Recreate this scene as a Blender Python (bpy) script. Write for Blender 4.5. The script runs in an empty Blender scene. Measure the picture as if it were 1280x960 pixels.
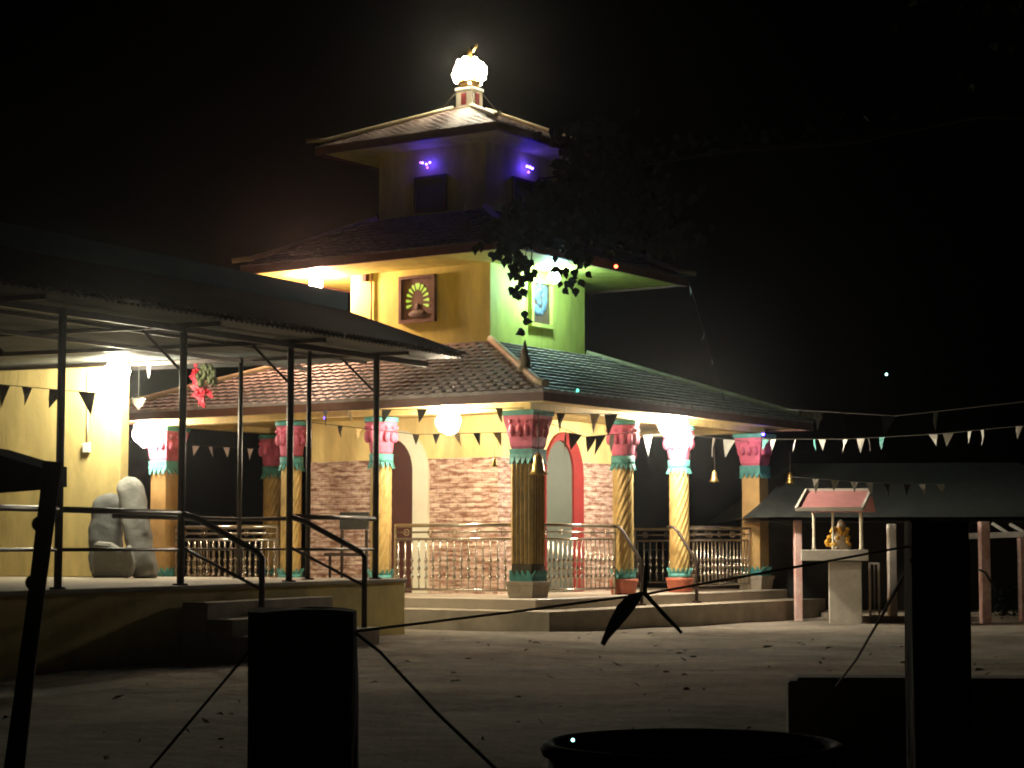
import bpy, bmesh, math, random
from mathutils import Vector, Matrix
random.seed(7)
sc = bpy.context.scene
R = math.radians

# ------------------------------------------------------------------ camera, sky, exposure
F = 2500.0            # focal length in pixels of a 1280 px wide frame
PITCH = math.atan(205 / F)
CAM_Z = 1.166
cam_d = bpy.data.cameras.new('camera')
cam_d.sensor_width = 36.0
cam_d.lens = F / 1280 * 36.0
cam_d.clip_start = 0.05
cam_d.clip_end = 2000
cam = bpy.data.objects.new('camera', cam_d)
sc.collection.objects.link(cam)
cam.location = (0, 0, CAM_Z)
cam.rotation_euler = (R(90) + PITCH, 0, 0)
sc.camera = cam

world = bpy.data.worlds.new('World')
sc.world = world
world.use_nodes = True
wn = world.node_tree
sky = wn.nodes.new('ShaderNodeTexSky')
sky.sky_type = 'NISHITA'
sky.sun_disc = False
sky.sun_elevation = R(-6)
sky.sun_rotation = R(200)
wn.links.new(sky.outputs[0], wn.nodes['Background'].inputs[0])
wn.nodes['Background'].inputs[1].default_value = 0.006

sc.view_settings.view_transform = 'Standard'
sc.view_settings.look = 'None'
sc.view_settings.exposure = 0.0
sc.view_settings.gamma = 1.0
sc.view_settings.use_curve_mapping = False
sc.cycles.use_denoising = True
sc.cycles.sample_clamp_indirect = 4.0
sc.cycles.max_bounces = 6
sc.cycles.diffuse_bounces = 4
sc.cycles.caustics_reflective = False
sc.cycles.caustics_refractive = False
sc.cycles.filter_width = 1.9

# ------------------------------------------------------------------ helpers
def P(u, v, D):
    """world point seen at photo pixel (u, v) at the forward distance D"""
    c, s = math.cos(PITCH), math.sin(PITCH)
    dx = (u - 640) / F; dz = (480 - v) / F
    y = c - s * dz; z = s + c * dz
    k = D / y
    return Vector((dx * k, D, CAM_Z + z * k))

class MB:
    def __init__(s):
        s.v = []; s.f = []; s.uv = {}
        s.smooth = set()
    def add(s, verts, faces, smooth=False, uvs=None):
        o = len(s.v)
        s.v += [tuple(p) for p in verts]
        for i, f in enumerate(faces):
            if smooth: s.smooth.add(len(s.f))
            if uvs is not None: s.uv[len(s.f)] = uvs[i]
            s.f.append([o + k for k in f])
        return s
    def box(s, c, d, rz=0.0, taper=1.0):
        hx, hy, hz = d[0] / 2, d[1] / 2, d[2] / 2
        cr, sr = math.cos(rz), math.sin(rz)
        vs = []
        for z, t in ((-hz, 1), (hz, taper)):
            for x, y in ((-hx, -hy), (hx, -hy), (hx, hy), (-hx, hy)):
                x *= t; y *= t
                vs.append((c[0] + x * cr - y * sr, c[1] + x * sr + y * cr, c[2] + z))
        return s.add(vs, [(0, 3, 2, 1), (4, 5, 6, 7), (0, 1, 5, 4), (1, 2, 6, 5), (2, 3, 7, 6), (3, 0, 4, 7)])
    def bar(s, a, b, w, h=None):
        a, b = Vector(a), Vector(b); h = h or w
        d = (b - a)
        if d.length < 1e-6: return s
        d.normalize()
        up = Vector((0, 0, 1)) if abs(d.z) < 0.98 else Vector((1, 0, 0))
        x = d.cross(up).normalized(); y = x.cross(d).normalized()
        vs = []
        for p in (a, b):
            for i, j in ((-1, -1), (1, -1), (1, 1), (-1, 1)):
                vs.append(p + x * (i * w / 2) + y * (j * h / 2))
        return s.add(vs, [(0, 3, 2, 1), (4, 5, 6, 7), (0, 1, 5, 4), (1, 2, 6, 5), (2, 3, 7, 6), (3, 0, 4, 7)])
    def tube(s, pts, r, n=8, cap=True):
        pts = [Vector(p) for p in pts]
        rs = r if isinstance(r, (list, tuple)) else [r] * len(pts)
        vs = []; fs = []
        px = None
        for i, p in enumerate(pts):
            d = (pts[min(i + 1, len(pts) - 1)] - pts[max(i - 1, 0)])
            d = d.normalized() if d.length > 1e-9 else Vector((0, 0, 1))
            if px is None:
                up = Vector((0, 0, 1)) if abs(d.z) < 0.95 else Vector((1, 0, 0))
                px = d.cross(up).normalized()
            else:
                px = (px - d * px.dot(d)).normalized()
            py = d.cross(px)
            for k in range(n):
                t = 2 * math.pi * k / n
                vs.append(p + (px * math.cos(t) + py * math.sin(t)) * rs[i])
        for i in range(len(pts) - 1):
            for k in range(n):
                a, b = i * n + k, i * n + (k + 1) % n
                fs.append((a, b, b + n, a + n))
        s.add(vs, fs, smooth=True)
        if cap:
            o = len(s.v) - len(vs)
            s.f.append([o + k for k in range(n)][::-1]); s.f.append([o + (len(pts) - 1) * n + k for k in range(n)])
        return s
    def lathe(s, prof, c=(0, 0, 0), n=16, smooth=True, rz=0.0, square=False):
        """prof: (radius, z) list; square=True turns it with four sides"""
        if square: n = 4; rz += math.pi / 4; smooth = False
        vs = []; fs = []
        q = math.sqrt(2) if square else 1
        for r, z in prof:
            for k in range(n):
                t = 2 * math.pi * k / n + rz
                vs.append((c[0] + r * q * math.cos(t), c[1] + r * q * math.sin(t), c[2] + z))
        m = len(prof)
        for i in range(m - 1):
            for k in range(n):
                a, b = i * n + k, i * n + (k + 1) % n
                fs.append((a, b, b + n, a + n))
        s.add(vs, fs, smooth=smooth)
        o = len(s.v) - len(vs)
        s.f.append([o + k for k in range(n)][::-1]); s.f.append([o + (m - 1) * n + k for k in range(n)])
        return s
    def prism(s, poly, ext):
        """closed polygon of 3-D points pushed along vector ext"""
        ext = Vector(ext); n = len(poly)
        a = [Vector(p) for p in poly]
        vs = a + [p + ext for p in a]
        fs = [tuple(range(n))[::-1], tuple(range(n, 2 * n))]
        for i in range(n):
            j = (i + 1) % n
            fs.append((i, j, j + n, i + n))
        return s.add(vs, fs)
    def ball(s, c, r, n=12, m=8, sq=(1, 1, 1)):
        vs = []; fs = []
        for i in range(1, m):
            t = math.pi * i / m
            for k in range(n):
                p = 2 * math.pi * k / n
                vs.append((c[0] + r * sq[0] * math.sin(t) * math.cos(p), c[1] + r * sq[1] * math.sin(t) * math.sin(p), c[2] + r * sq[2] * math.cos(t)))
        top = len(vs); vs.append((c[0], c[1], c[2] + r * sq[2])); vs.append((c[0], c[1], c[2] - r * sq[2]))
        for k in range(n):
            fs.append((top, k, (k + 1) % n))
            fs.append((top + 1, (m - 2) * n + (k + 1) % n, (m - 2) * n + k))
        for i in range(m - 2):
            for k in range(n):
                a, b = i * n + k, i * n + (k + 1) % n
                fs.append((a, a + n, b + n, b))
        return s.add(vs, fs, smooth=True)
    def mesh(s, name, bevel=0.0):
        me = bpy.data.meshes.new(name)
        me.from_pydata(s.v, [], s.f)
        if s.uv:
            lay = me.uv_layers.new(name='UVMap')
            for p in me.polygons:
                u = s.uv.get(p.index)
                if u:
                    for li, q in zip(p.loop_indices, u): lay.data[li].uv = q
        for i in s.smooth:
            if i < len(me.polygons): me.polygons[i].use_smooth = True
        bm = bmesh.new(); bm.from_mesh(me)
        bmesh.ops.recalc_face_normals(bm, faces=bm.faces)
        if bevel:
            es = [e for e in bm.edges if len(e.link_faces) == 2 and e.calc_face_angle(0) > 0.6]
            bmesh.ops.bevel(bm, geom=es, offset=bevel, segments=1, affect='EDGES')
        bm.to_mesh(me); bm.free()
        return me
    def build(s, name, mat, parent=None, bevel=0.0, loc=None):
        me = s.mesh(name, bevel)
        me.materials.append(mat)
        o = bpy.data.objects.new(name, me)
        sc.collection.objects.link(o)
        if parent: o.parent = parent
        if loc is not None: o.location = loc
        return o

def tag(o, label=None, cat=None, group=None, kind=None):
    if label: o['label'] = label
    if cat: o['category'] = cat
    if group: o['group'] = group
    if kind: o['kind'] = kind
    return o

def thing(name, label, cat, loc=(0, 0, 0), rz=0.0, group=None):
    o = bpy.data.objects.new(name, None)
    o.empty_display_size = 0.1
    sc.collection.objects.link(o)
    o.location = loc; o.rotation_euler = (0, 0, rz)
    return tag(o, label, cat, group)

def copy_obj(o, parent=None):
    c = o.copy(); sc.collection.objects.link(c)
    if parent: c.parent = parent
    return c

def copy_tree(o, parent=None):
    c = copy_obj(o, parent)
    for ch in list(o.children): copy_tree(ch, c)
    return c

# ------------------------------------------------------------------ materials
def mat(name, col, rough=0.7, metal=0.0, var=0.18, scale=4.0, bump=0.15, bscale=40.0, spec=0.4, dirt=None, stretch=(1, 1, 1)):
    m = bpy.data.materials.new(name); m.use_nodes = True
    nt = m.node_tree; b = nt.nodes['Principled BSDF']
    N = nt.nodes.new; L = nt.links.new
    tc = N('ShaderNodeTexCoord'); mp = N('ShaderNodeMapping'); mp.inputs['Scale'].default_value = stretch
    L(tc.outputs['Object'], mp.inputs[0])
    n1 = N('ShaderNodeTexNoise'); n1.inputs['Scale'].default_value = scale; n1.inputs['Detail'].default_value = 6
    n1.inputs['Roughness'].default_value = 0.65
    L(mp.outputs[0], n1.inputs['Vector'])
    rp = N('ShaderNodeValToRGB')
    rp.color_ramp.elements[0].position = 0.3; rp.color_ramp.elements[1].position = 0.7
    lo = [c * (1 - var) for c in col]; hi = [min(1, c * (1 + var)) for c in col]
    if dirt: lo = dirt
    rp.color_ramp.elements[0].color = (*lo, 1); rp.color_ramp.elements[1].color = (*hi, 1)
    L(n1.outputs['Fac'], rp.inputs[0]); L(rp.outputs[0], b.inputs['Base Color'])
    b.inputs['Roughness'].default_value = rough; b.inputs['Metallic'].default_value = metal
    b.inputs['Specular IOR Level'].default_value = spec
    if bump:
        n2 = N('ShaderNodeTexNoise'); n2.inputs['Scale'].default_value = bscale; n2.inputs['Detail'].default_value = 4
        L(mp.outputs[0], n2.inputs['Vector'])
        bp = N('ShaderNodeBump'); bp.inputs['Strength'].default_value = bump; bp.inputs['Distance'].default_value = 0.01
        L(n2.outputs['Fac'], bp.inputs['Height']); L(bp.outputs[0], b.inputs['Normal'])
    return m

def glow(name, col, strength):
    m = bpy.data.materials.new(name); m.use_nodes = True
    nt = m.node_tree; b = nt.nodes['Principled BSDF']
    b.inputs['Base Color'].default_value = (0.25, 0.28, 0.2, 1)
    b.inputs['Emission Color'].default_value = (*col, 1)
    b.inputs['Emission Strength'].default_value = strength
    return m

def stone_cladding():
    m = bpy.data.materials.new('stone_cladding'); m.use_nodes = True
    nt = m.node_tree; b = nt.nodes['Principled BSDF']; N = nt.nodes.new; L = nt.links.new
    tc = N('ShaderNodeTexCoord')
    nz = N('ShaderNodeTexNoise'); nz.inputs['Scale'].default_value = 3.0
    L(tc.outputs['UV'], nz.inputs['Vector'])
    mx = N('ShaderNodeVectorMath'); mx.operation = 'MULTIPLY_ADD'
    mx.inputs[1].default_value = (0.08, 0.02, 0); L(nz.outputs['Color'], mx.inputs[0]); L(tc.outputs['UV'], mx.inputs[2])
    br = N('ShaderNodeTexBrick'); br.inputs['Scale'].default_value = 1.0
    br.inputs['Brick Width'].default_value = 0.31; br.inputs['Row Height'].default_value = 0.075
    br.inputs['Mortar Size'].default_value = 0.007; br.inputs['Mortar Smooth'].default_value = 0.4
    br.inputs['Color1'].default_value = (0.0, 0.0, 0.0, 1); br.inputs['Color2'].default_value = (1, 1, 1, 1)
    br.inputs['Mortar'].default_value = (0.25, 0.25, 0.25, 1); br.inputs['Bias'].default_value = 0.15
    br.offset = 0.37; br.squash = 0.55; br.squash_frequency = 3
    L(mx.outputs[0], br.inputs['Vector'])
    mp = N('ShaderNodeMapping'); mp.inputs['Scale'].default_value = (4.6, 21.0, 1)
    L(tc.outputs['UV'], mp.inputs[0])
    n2 = N('ShaderNodeTexNoise'); n2.inputs['Scale'].default_value = 1.0; n2.inputs['Detail'].default_value = 5
    L(mp.outputs[0], n2.inputs['Vector'])
    ad = N('ShaderNodeMath'); ad.operation = 'MULTIPLY_ADD'; ad.inputs[1].default_value = 0.13
    L(br.outputs['Color'], ad.inputs[0]); 
    sb = N('ShaderNodeMath'); sb.operation = 'MULTIPLY'; sb.inputs[1].default_value = 0.80; L(n2.outputs['Fac'], sb.inputs[0])
    wv = N('ShaderNodeTexWave'); wv.bands_direction = 'Y'; wv.inputs['Scale'].default_value = 3.0
    wv.inputs['Distortion'].default_value = 5.0; wv.inputs['Detail'].default_value = 3; wv.inputs['Detail Scale'].default_value = 2.2
    L(tc.outputs['UV'], wv.inputs['Vector'])
    w2 = N('ShaderNodeMath'); w2.operation = 'MULTIPLY_ADD'; w2.inputs[1].default_value = 0.12
    L(wv.outputs['Fac'], w2.inputs[0]); L(sb.outputs[0], w2.inputs[2]); L(w2.outputs[0], ad.inputs[2])
    rp = N('ShaderNodeValToRGB'); e = rp.color_ramp.elements
    e[0].position = 0.36; e[0].color = (0.19, 0.085, 0.052, 1)
    e[1].position = 0.70; e[1].color = (0.72, 0.56, 0.44, 1)
    k = e.new(0.47); k.color = (0.36, 0.205, 0.145, 1)
    k = e.new(0.57); k.color = (0.54, 0.38, 0.295, 1)
    L(ad.outputs[0], rp.inputs[0])
    jt = N('ShaderNodeMix'); jt.data_type = 'RGBA'; jt.inputs['B'].default_value = (0.09, 0.045, 0.03, 1)
    jm = N('ShaderNodeMath'); jm.operation = 'MULTIPLY'; jm.inputs[1].default_value = 0.4; L(br.outputs['Fac'], jm.inputs[0])
    L(jm.outputs[0], jt.inputs['Factor']); L(rp.outputs[0], jt.inputs['A']); L(jt.outputs['Result'], b.inputs['Base Color'])
    b.inputs['Roughness'].default_value = 0.65
    bp = N('ShaderNodeBump'); bp.inputs['Strength'].default_value = 1.0; bp.inputs['Distance'].default_value = 0.03
    L(ad.outputs[0], bp.inputs['Height']); L(bp.outputs[0], b.inputs['Normal'])
    return m

def sand_mat():
    m = bpy.data.materials.new('sand'); m.use_nodes = True
    nt = m.node_tree; b = nt.nodes['Principled BSDF']; N = nt.nodes.new; L = nt.links.new
    tc = N('ShaderNodeTexCoord')
    a = N('ShaderNodeTexNoise'); a.inputs['Scale'].default_value = 0.55; a.inputs['Detail'].default_value = 8; a.inputs['Roughness'].default_value = 0.7
    L(tc.outputs['Object'], a.inputs['Vector'])
    rp = N('ShaderNodeValToRGB'); e = rp.color_ramp.elements
    e[0].position = 0.36; e[0].color = (0.25, 0.22, 0.175, 1); e[1].position = 0.64; e[1].color = (0.60, 0.54, 0.45, 1)
    gr = N('ShaderNodeTexNoise'); gr.inputs['Scale'].default_value = 9.0; gr.inputs['Detail'].default_value = 10; gr.inputs['Roughness'].default_value = 0.8
    L(tc.outputs['Object'], gr.inputs['Vector'])
    mxf = N('ShaderNodeMath'); mxf.operation = 'MULTIPLY_ADD'; mxf.inputs[1].default_value = 0.55; mxf.inputs[2].default_value = -0.27
    L(gr.outputs['Fac'], mxf.inputs[0])
    ad = N('ShaderNodeMath'); ad.operation = 'ADD'; L(a.outputs['Fac'], ad.inputs[0]); L(mxf.outputs[0], ad.inputs[1])
    L(ad.outputs[0], rp.inputs[0]); L(rp.outputs[0], b.inputs['Base Color'])
    b.inputs['Roughness'].default_value = 0.95; b.inputs['Specular IOR Level'].default_value = 0.1
    c = N('ShaderNodeTexNoise'); c.inputs['Scale'].default_value = 2.2; c.inputs['Detail'].default_value = 12; c.inputs['Roughness'].default_value = 0.72
    L(tc.outputs['Object'], c.inputs['Vector'])
    vo_ = N('ShaderNodeTexVoronoi'); vo_.inputs['Scale'].default_value = 2.4; vo_.feature = 'SMOOTH_F1'; L(tc.outputs['Object'], vo_.inputs['Vector'])
    hs = N('ShaderNodeMath'); hs.operation = 'MULTIPLY_ADD'; hs.inputs[1].default_value = 0.35; L(vo_.outputs['Distance'], hs.inputs[0]); L(c.outputs['Fac'], hs.inputs[2])
    bp = N('ShaderNodeBump'); bp.inputs['Strength'].default_value = 1.0; bp.inputs['Distance'].default_value = 0.30
    L(hs.outputs[0], bp.inputs['Height']); L(bp.outputs[0], b.inputs['Normal'])
    return m

M = {}
M['yellow'] = mat('yellow_paint', (0.70, 0.54, 0.22), 0.7, var=0.24, scale=2.2, bump=0.4, bscale=9, stretch=(1.6, 1.6, 0.45))
M['pale_yellow'] = mat('pale_yellow_paint', (0.66, 0.66, 0.14), 0.7, var=0.24, scale=2.2, bump=0.4, bscale=9, stretch=(1.6, 1.6, 0.45))
M['cream'] = mat('cream_paint', (0.72, 0.68, 0.52), 0.6, var=0.1, scale=2)
M['ochre'] = mat('ochre_paint', (0.50, 0.32, 0.12), 0.6, var=0.22, scale=3)
M['gold'] = mat('gold_paint', (0.50, 0.345, 0.12), 0.5, metal=0.15, var=0.3, scale=6, spec=0.5)
M['dark_groove'] = mat('groove_paint', (0.07, 0.05, 0.02), 0.6, scale=6)
M['pink'] = mat('pink_paint', (0.60, 0.13, 0.215), 0.65, var=0.3, scale=6, bump=0.6, bscale=25)
M['teal'] = mat('teal_paint', (0.075, 0.29, 0.27), 0.6, var=0.35, scale=7)
M['red'] = mat('red_paint', (0.21, 0.02, 0.018), 0.7, var=0.12, scale=4)
M['terracotta'] = mat('terracotta', (0.42, 0.12, 0.07), 0.6, var=0.2, scale=6)
M['brown'] = mat('brown_paint', (0.065, 0.018, 0.012), 0.6, var=0.15, scale=4)
M['grey_door'] = mat('grey_green_paint', (0.085, 0.098, 0.078), 0.6, var=0.08, scale=3)
M['stone'] = stone_cladding()
M['tile'] = mat('roof_tile', (0.36, 0.31, 0.30), 0.6, var=0.35, scale=7, bump=0.3, bscale=30)
M['tile2'] = mat('upper_roof_tile', (0.34, 0.26, 0.23), 0.6, var=0.25, scale=7, bump=0.3, bscale=30)
M['tile_dark'] = mat('mossy_roof_tile', (0.11, 0.085, 0.075), 0.85, var=0.4, scale=5, bump=0.3, bscale=30, spec=0.1)  # tile colour darkened to hold down the purple light on the middle roof
M['hip'] = mat('hip_cap', (0.52, 0.45, 0.28), 0.6, var=0.2, scale=5)
M['fascia'] = mat('fascia_paint', (0.16, 0.07, 0.045), 0.55, var=0.2, scale=5)
M['concrete'] = mat('concrete', (0.36, 0.31, 0.24), 0.85, var=0.25, scale=2.5, bump=0.4, bscale=30)
M['floor'] = mat('floor_tile', (0.46, 0.40, 0.32), 0.5, var=0.12, scale=3)
M['steel'] = mat('steel', (0.55, 0.50, 0.42), 0.25, metal=0.9, var=0.12, scale=8, bump=0.05)
M['iron'] = mat('dark_iron', (0.045, 0.032, 0.026), 0.45, metal=0.5, var=0.35, scale=9, spec=0.5)
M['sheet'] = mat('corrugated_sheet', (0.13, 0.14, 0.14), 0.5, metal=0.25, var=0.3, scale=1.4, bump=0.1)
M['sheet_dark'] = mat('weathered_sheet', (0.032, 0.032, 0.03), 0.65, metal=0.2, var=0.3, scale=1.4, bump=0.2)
M['platform'] = mat('ochre_plaster', (0.60, 0.46, 0.12), 0.8, var=0.25, scale=1.8, bump=0.3)
M['wood_dark'] = mat('weathered_wood', (0.035, 0.03, 0.022), 0.9, var=0.45, scale=3, bump=0.8, bscale=14, stretch=(3, 3, 0.6))
M['block'] = mat('cement_block', (0.30, 0.27, 0.21), 0.9, var=0.3, scale=3, bump=0.5)
M['drum'] = mat('black_plastic', (0.012, 0.012, 0.012), 0.85, var=0.3, scale=6)
M['rope'] = mat('rope', (0.05, 0.043, 0.033), 0.9, var=0.3, scale=20)
M['cloth_white'] = mat('grey_cloth', (0.23, 0.22, 0.20), 0.9, var=0.15, scale=5, bump=1.0, bscale=12)
M['cloth_grey'] = mat('dull_grey_cloth', (0.10, 0.10, 0.095), 0.9, var=0.2, scale=5, bump=1.0, bscale=12)
M['white'] = mat('white_plastic', (0.7, 0.69, 0.64), 0.5, var=0.05)
M['flag_dark'] = mat('dark_flag', (0.05, 0.045, 0.03), 0.7, var=0.3, scale=9, bump=0)
M['flag_light'] = mat('pale_flag', (0.62, 0.60, 0.52), 0.6, var=0.15, scale=9, bump=0)
M['flag_teal'] = mat('teal_flag', (0.10, 0.34, 0.30), 0.6, var=0.2, scale=9, bump=0)
M['flag_faint'] = mat('faded_flag', (0.018, 0.02, 0.017), 1.0, var=0.2, scale=9, bump=0, spec=0.0)  # near-black colour stands in for how little light these flags show
M['flag_ochre'] = mat('tan_flag', (0.36, 0.24, 0.09), 0.6, var=0.2, scale=9, bump=0)
M['brass'] = mat('brass', (0.50, 0.33, 0.10), 0.3, metal=0.85, var=0.2, scale=9)
M['leaf'] = mat('leaf', (0.02, 0.03, 0.013), 0.7, var=0.45, scale=4, bump=0, spec=0.06)
M['bark'] = mat('bark', (0.012, 0.010, 0.008), 0.95, spec=0.05, var=0.4, scale=6, bump=0.6)
M['ribbon_red'] = mat('red_ribbon', (0.50, 0.018, 0.035), 0.6, var=0.2, scale=9)
M['garland'] = mat('garland_leaf', (0.035, 0.04, 0.012), 0.7, var=0.4, scale=20)
M['pinkroof'] = mat('rose_paint', (0.46, 0.20, 0.19), 0.6, var=0.15, scale=4)
M['pink_white'] = mat('pink_white_paint', (0.78, 0.60, 0.54), 0.7, dirt=(0.62, 0.30, 0.26), scale=7)
M['whitewash'] = mat('whitewash', (0.56, 0.52, 0.45), 0.8, var=0.18, scale=4)
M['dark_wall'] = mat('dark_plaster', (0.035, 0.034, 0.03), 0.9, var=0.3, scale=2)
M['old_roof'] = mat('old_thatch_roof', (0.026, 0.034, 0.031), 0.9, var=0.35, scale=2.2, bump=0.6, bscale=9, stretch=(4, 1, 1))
M['window_frame'] = mat('window_wood', (0.13, 0.075, 0.05), 0.5, var=0.25, scale=9)
M['relief'] = mat('relief_stone', (0.34, 0.34, 0.36), 0.6, var=0.3, scale=9, bump=0.5)
M['relief_blue'] = mat('blue_relief', (0.13, 0.19, 0.27), 0.6, var=0.5, scale=14, bump=0.6, bscale=20)
M['relief_dark'] = mat('dark_relief', (0.13, 0.11, 0.10), 0.7, var=0.3, scale=9, bump=0.5)
M['flower_y'] = mat('marigold', (0.75, 0.42, 0.04), 0.7, var=0.25, scale=30)
M['flower_w'] = mat('white_flower', (0.7, 0.62, 0.5), 0.7, var=0.25, scale=30)
M['screen'] = mat('dark_board', (0.035, 0.038, 0.034), 0.3, var=0.2, scale=5)
M['pebble'] = mat('pebble', (0.16, 0.135, 0.10), 0.9, var=0.5, scale=3)
M['g_warm'] = glow('warm_lamp', (1.0, 0.84, 0.60), 320)
M['g_white'] = glow('white_lamp', (1.0, 0.89, 0.72), 390)
M['g_left'] = glow('left_lamp', (1.0, 0.84, 0.66), 150)
M['g_shed'] = glow('shed_lamp', (1.0, 0.93, 0.68), 390)
M['g_amber'] = glow('amber_lamp', (1.0, 0.53, 0.36), 1150)
M['g_cyan'] = glow('cool_lamp', (0.54, 0.98, 1.0), 330)
M['g_top'] = glow('finial_bulb', (1.0, 0.86, 0.62), 215)
M['g_purple'] = glow('purple_led', (0.03, 0.014, 1.0), 140)
M['g_pink'] = glow('pink_led', (0.7, 0.15, 1.0), 4)
M['g_red'] = glow('red_led', (1.0, 0.08, 0.03), 14)
M['g_blue'] = glow('blue_led', (0.35, 0.45, 1.0), 20)
M['g_green'] = glow('green_led', (0.1, 0.9, 0.5), 5)
M['g_star'] = glow('pale_led', (0.35, 0.9, 0.85), 8)  # far off light, and the painted glint on the drum rim
M['g_pane'] = glow('lit_pane', (0.50, 0.85, 0.06), 0.75)

# ------------------------------------------------------------------ ground
def g(x, y):
    z = 0.10 * math.exp(-((x + 2.0) ** 2 / 5 + (y - 23.6) ** 2 / 9))
    z += 0.04 * math.exp(-((x - 0.4) ** 2 / 10 + (y - 26.5) ** 2 / 2))
    z += 0.018 * math.sin(x * 1.7 + 0.6 * y) * math.cos(y * 1.1 - 0.4 * x)
    return z
def spread(lo, hi, d0, fine_lo, fine_hi):
    xs = []; x = fine_lo
    while x <= fine_hi: xs.append(x); x += d0
    st = d0; x = fine_hi
    while x < hi: st *= 1.35; x += st; xs.append(x)
    st = d0; x = fine_lo
    while x > lo: st *= 1.35; x -= st; xs.insert(0, x)
    return xs
xs = spread(-400, 400, 0.3, -9, 10); ys = spread(-60, 900, 0.3, 2, 36)
gm = MB(); nx = len(xs)
gm.add([(x, y, g(x, y)) for y in ys for x in xs],
       [(j * nx + i, j * nx + i + 1, (j + 1) * nx + i + 1, (j + 1) * nx + i) for j in range(len(ys) - 1) for i in range(nx - 1)], smooth=True)
tag(gm.build('ground', sand_mat()), 'sandy courtyard ground in front of the temple', 'ground', kind='structure')

pm = MB()
for i in range(170):
    D = random.uniform(9.0, 27.0)
    u = random.uniform(-40, 1320)
    x = (u - 640) / F * D
    r = random.choice((0.012, 0.015, 0.02, 0.034)) * random.uniform(0.7, 1.2) * min(1, D / 17)
    if i % 3 == 0:
        pm.ball((x, D, g(x, D) + r * 0.2), r, 6, 4, (random.uniform(.8, 1.6), random.uniform(.8, 1.3), random.uniform(.3, .6)))
    else:
        an = random.uniform(0, 6.28); L_ = r * random.uniform(1.6, 3.2); w = L_ * random.uniform(.2, .45); ca, sa = math.cos(an), math.sin(an); z0 = g(x, D) + .012
        q = [(-L_, 0, .0), (-L_ * .3, w, random.uniform(.005, .03)), (L_, 0, random.uniform(0, .04)), (L_ * .2, -w, random.uniform(.005, .03))]
        pm.prism([(x + a_ * ca - b_ * sa, D + a_ * sa + b_ * ca, z0 + c_) for a_, b_, c_ in q], (0, 0, .003))
tag(pm.build('pebbles', M['pebble']), 'small dark pebbles and leaf scraps strewn over the sand', 'pebbles', kind='stuff')

# ------------------------------------------------------------------ temple (local x = right face, local y = left face)
PHI = R(56)
T0 = Vector((0.226, 28.3, 0))
temple = thing('temple', 'three tiered yellow temple with tiled roofs and a glowing finial', 'temple', T0, PHI)
def TL(b, a, z):
    return T0 + Matrix.Rotation(PHI, 3, 'Z') @ Vector((b, a, z))
FLOOR = 0.465
W = 7.0
s = MB(); s.box((W / 2, W / 2, FLOOR / 2 - 0.1), (W + 0.8, W + 0.8, FLOOR + 0.2))
s.build('platform', M['floor'], temple, bevel=0.015)
s = MB()
lo, hi, ilo, ihi, zt = -1.0, W + 1.0, -0.402, W + 0.402, 0.31
for x0, x1, y0, y1 in ((lo, ilo, lo, hi), (ihi, W + 0.6, lo, hi), (ilo, ihi, lo, ilo), (ilo, ihi, ihi, hi)):
    s.box(((x0 + x1) / 2, (y0 + y1) / 2, zt / 2 - 0.1), (x1 - x0, y1 - y0, zt + 0.2))
s.build('lower_step', M['concrete'], temple)

# --- columns
def capital(s, square, hw):
    p = [(hw * 1.0, 0.30), (hw * 1.12, 0.33), (hw * 1.28, 0.45), (hw * 1.55, 0.60), (hw * 1.62, 0.66)]
    s.lathe(p, (0, 0, 2.0), 24, square=square)
def leaf_collar(s, square, hw, z, up=True, n=16):
    h = 0.16
    s.lathe([(hw * 1.10, 0), (hw * 1.16, h * 0.5)] if up else [(hw * 1.16, h * 0.5), (hw * 1.10, h)], (0, 0, z), 24, square=square)
    for k in range(n):
        if square:
            side = k // (n // 4); q = (k % (n // 4) + 0.5) / (n // 4) * 2 - 1
            d = Vector((1, 0, 0)); e = Vector((0, 1, 0))
            rot = Matrix.Rotation(side * math.pi / 2, 3, 'Z')
            c = rot @ Vector((hw * 1.13, q * hw * 1.1, 0)); t = rot @ e; nrm = rot @ d; w = hw * 1.1 / (n // 4)
        else:
            an = 2 * math.pi * k / n
            nrm = Vector((math.cos(an), math.sin(an), 0)); t = Vector((-nrm.y, nrm.x, 0)); c = nrm * hw * 1.12; w = hw * 0.2
        zb = z + (h * 0.5 if up else h * 0.5); zt = z + (h * 1.05 if up else -h * 0.1)
        tip = c + nrm * 0.035
        s.prism([c - t * w + Vector((0, 0, zb)), c + t * w + Vector((0, 0, zb)), tip + t * w * 0.2 + Vector((0, 0, zt)), tip - t * w * 0.2 + Vector((0, 0, zt))], -nrm * 0.02)
CH = 3.12 - FLOOR
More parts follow.
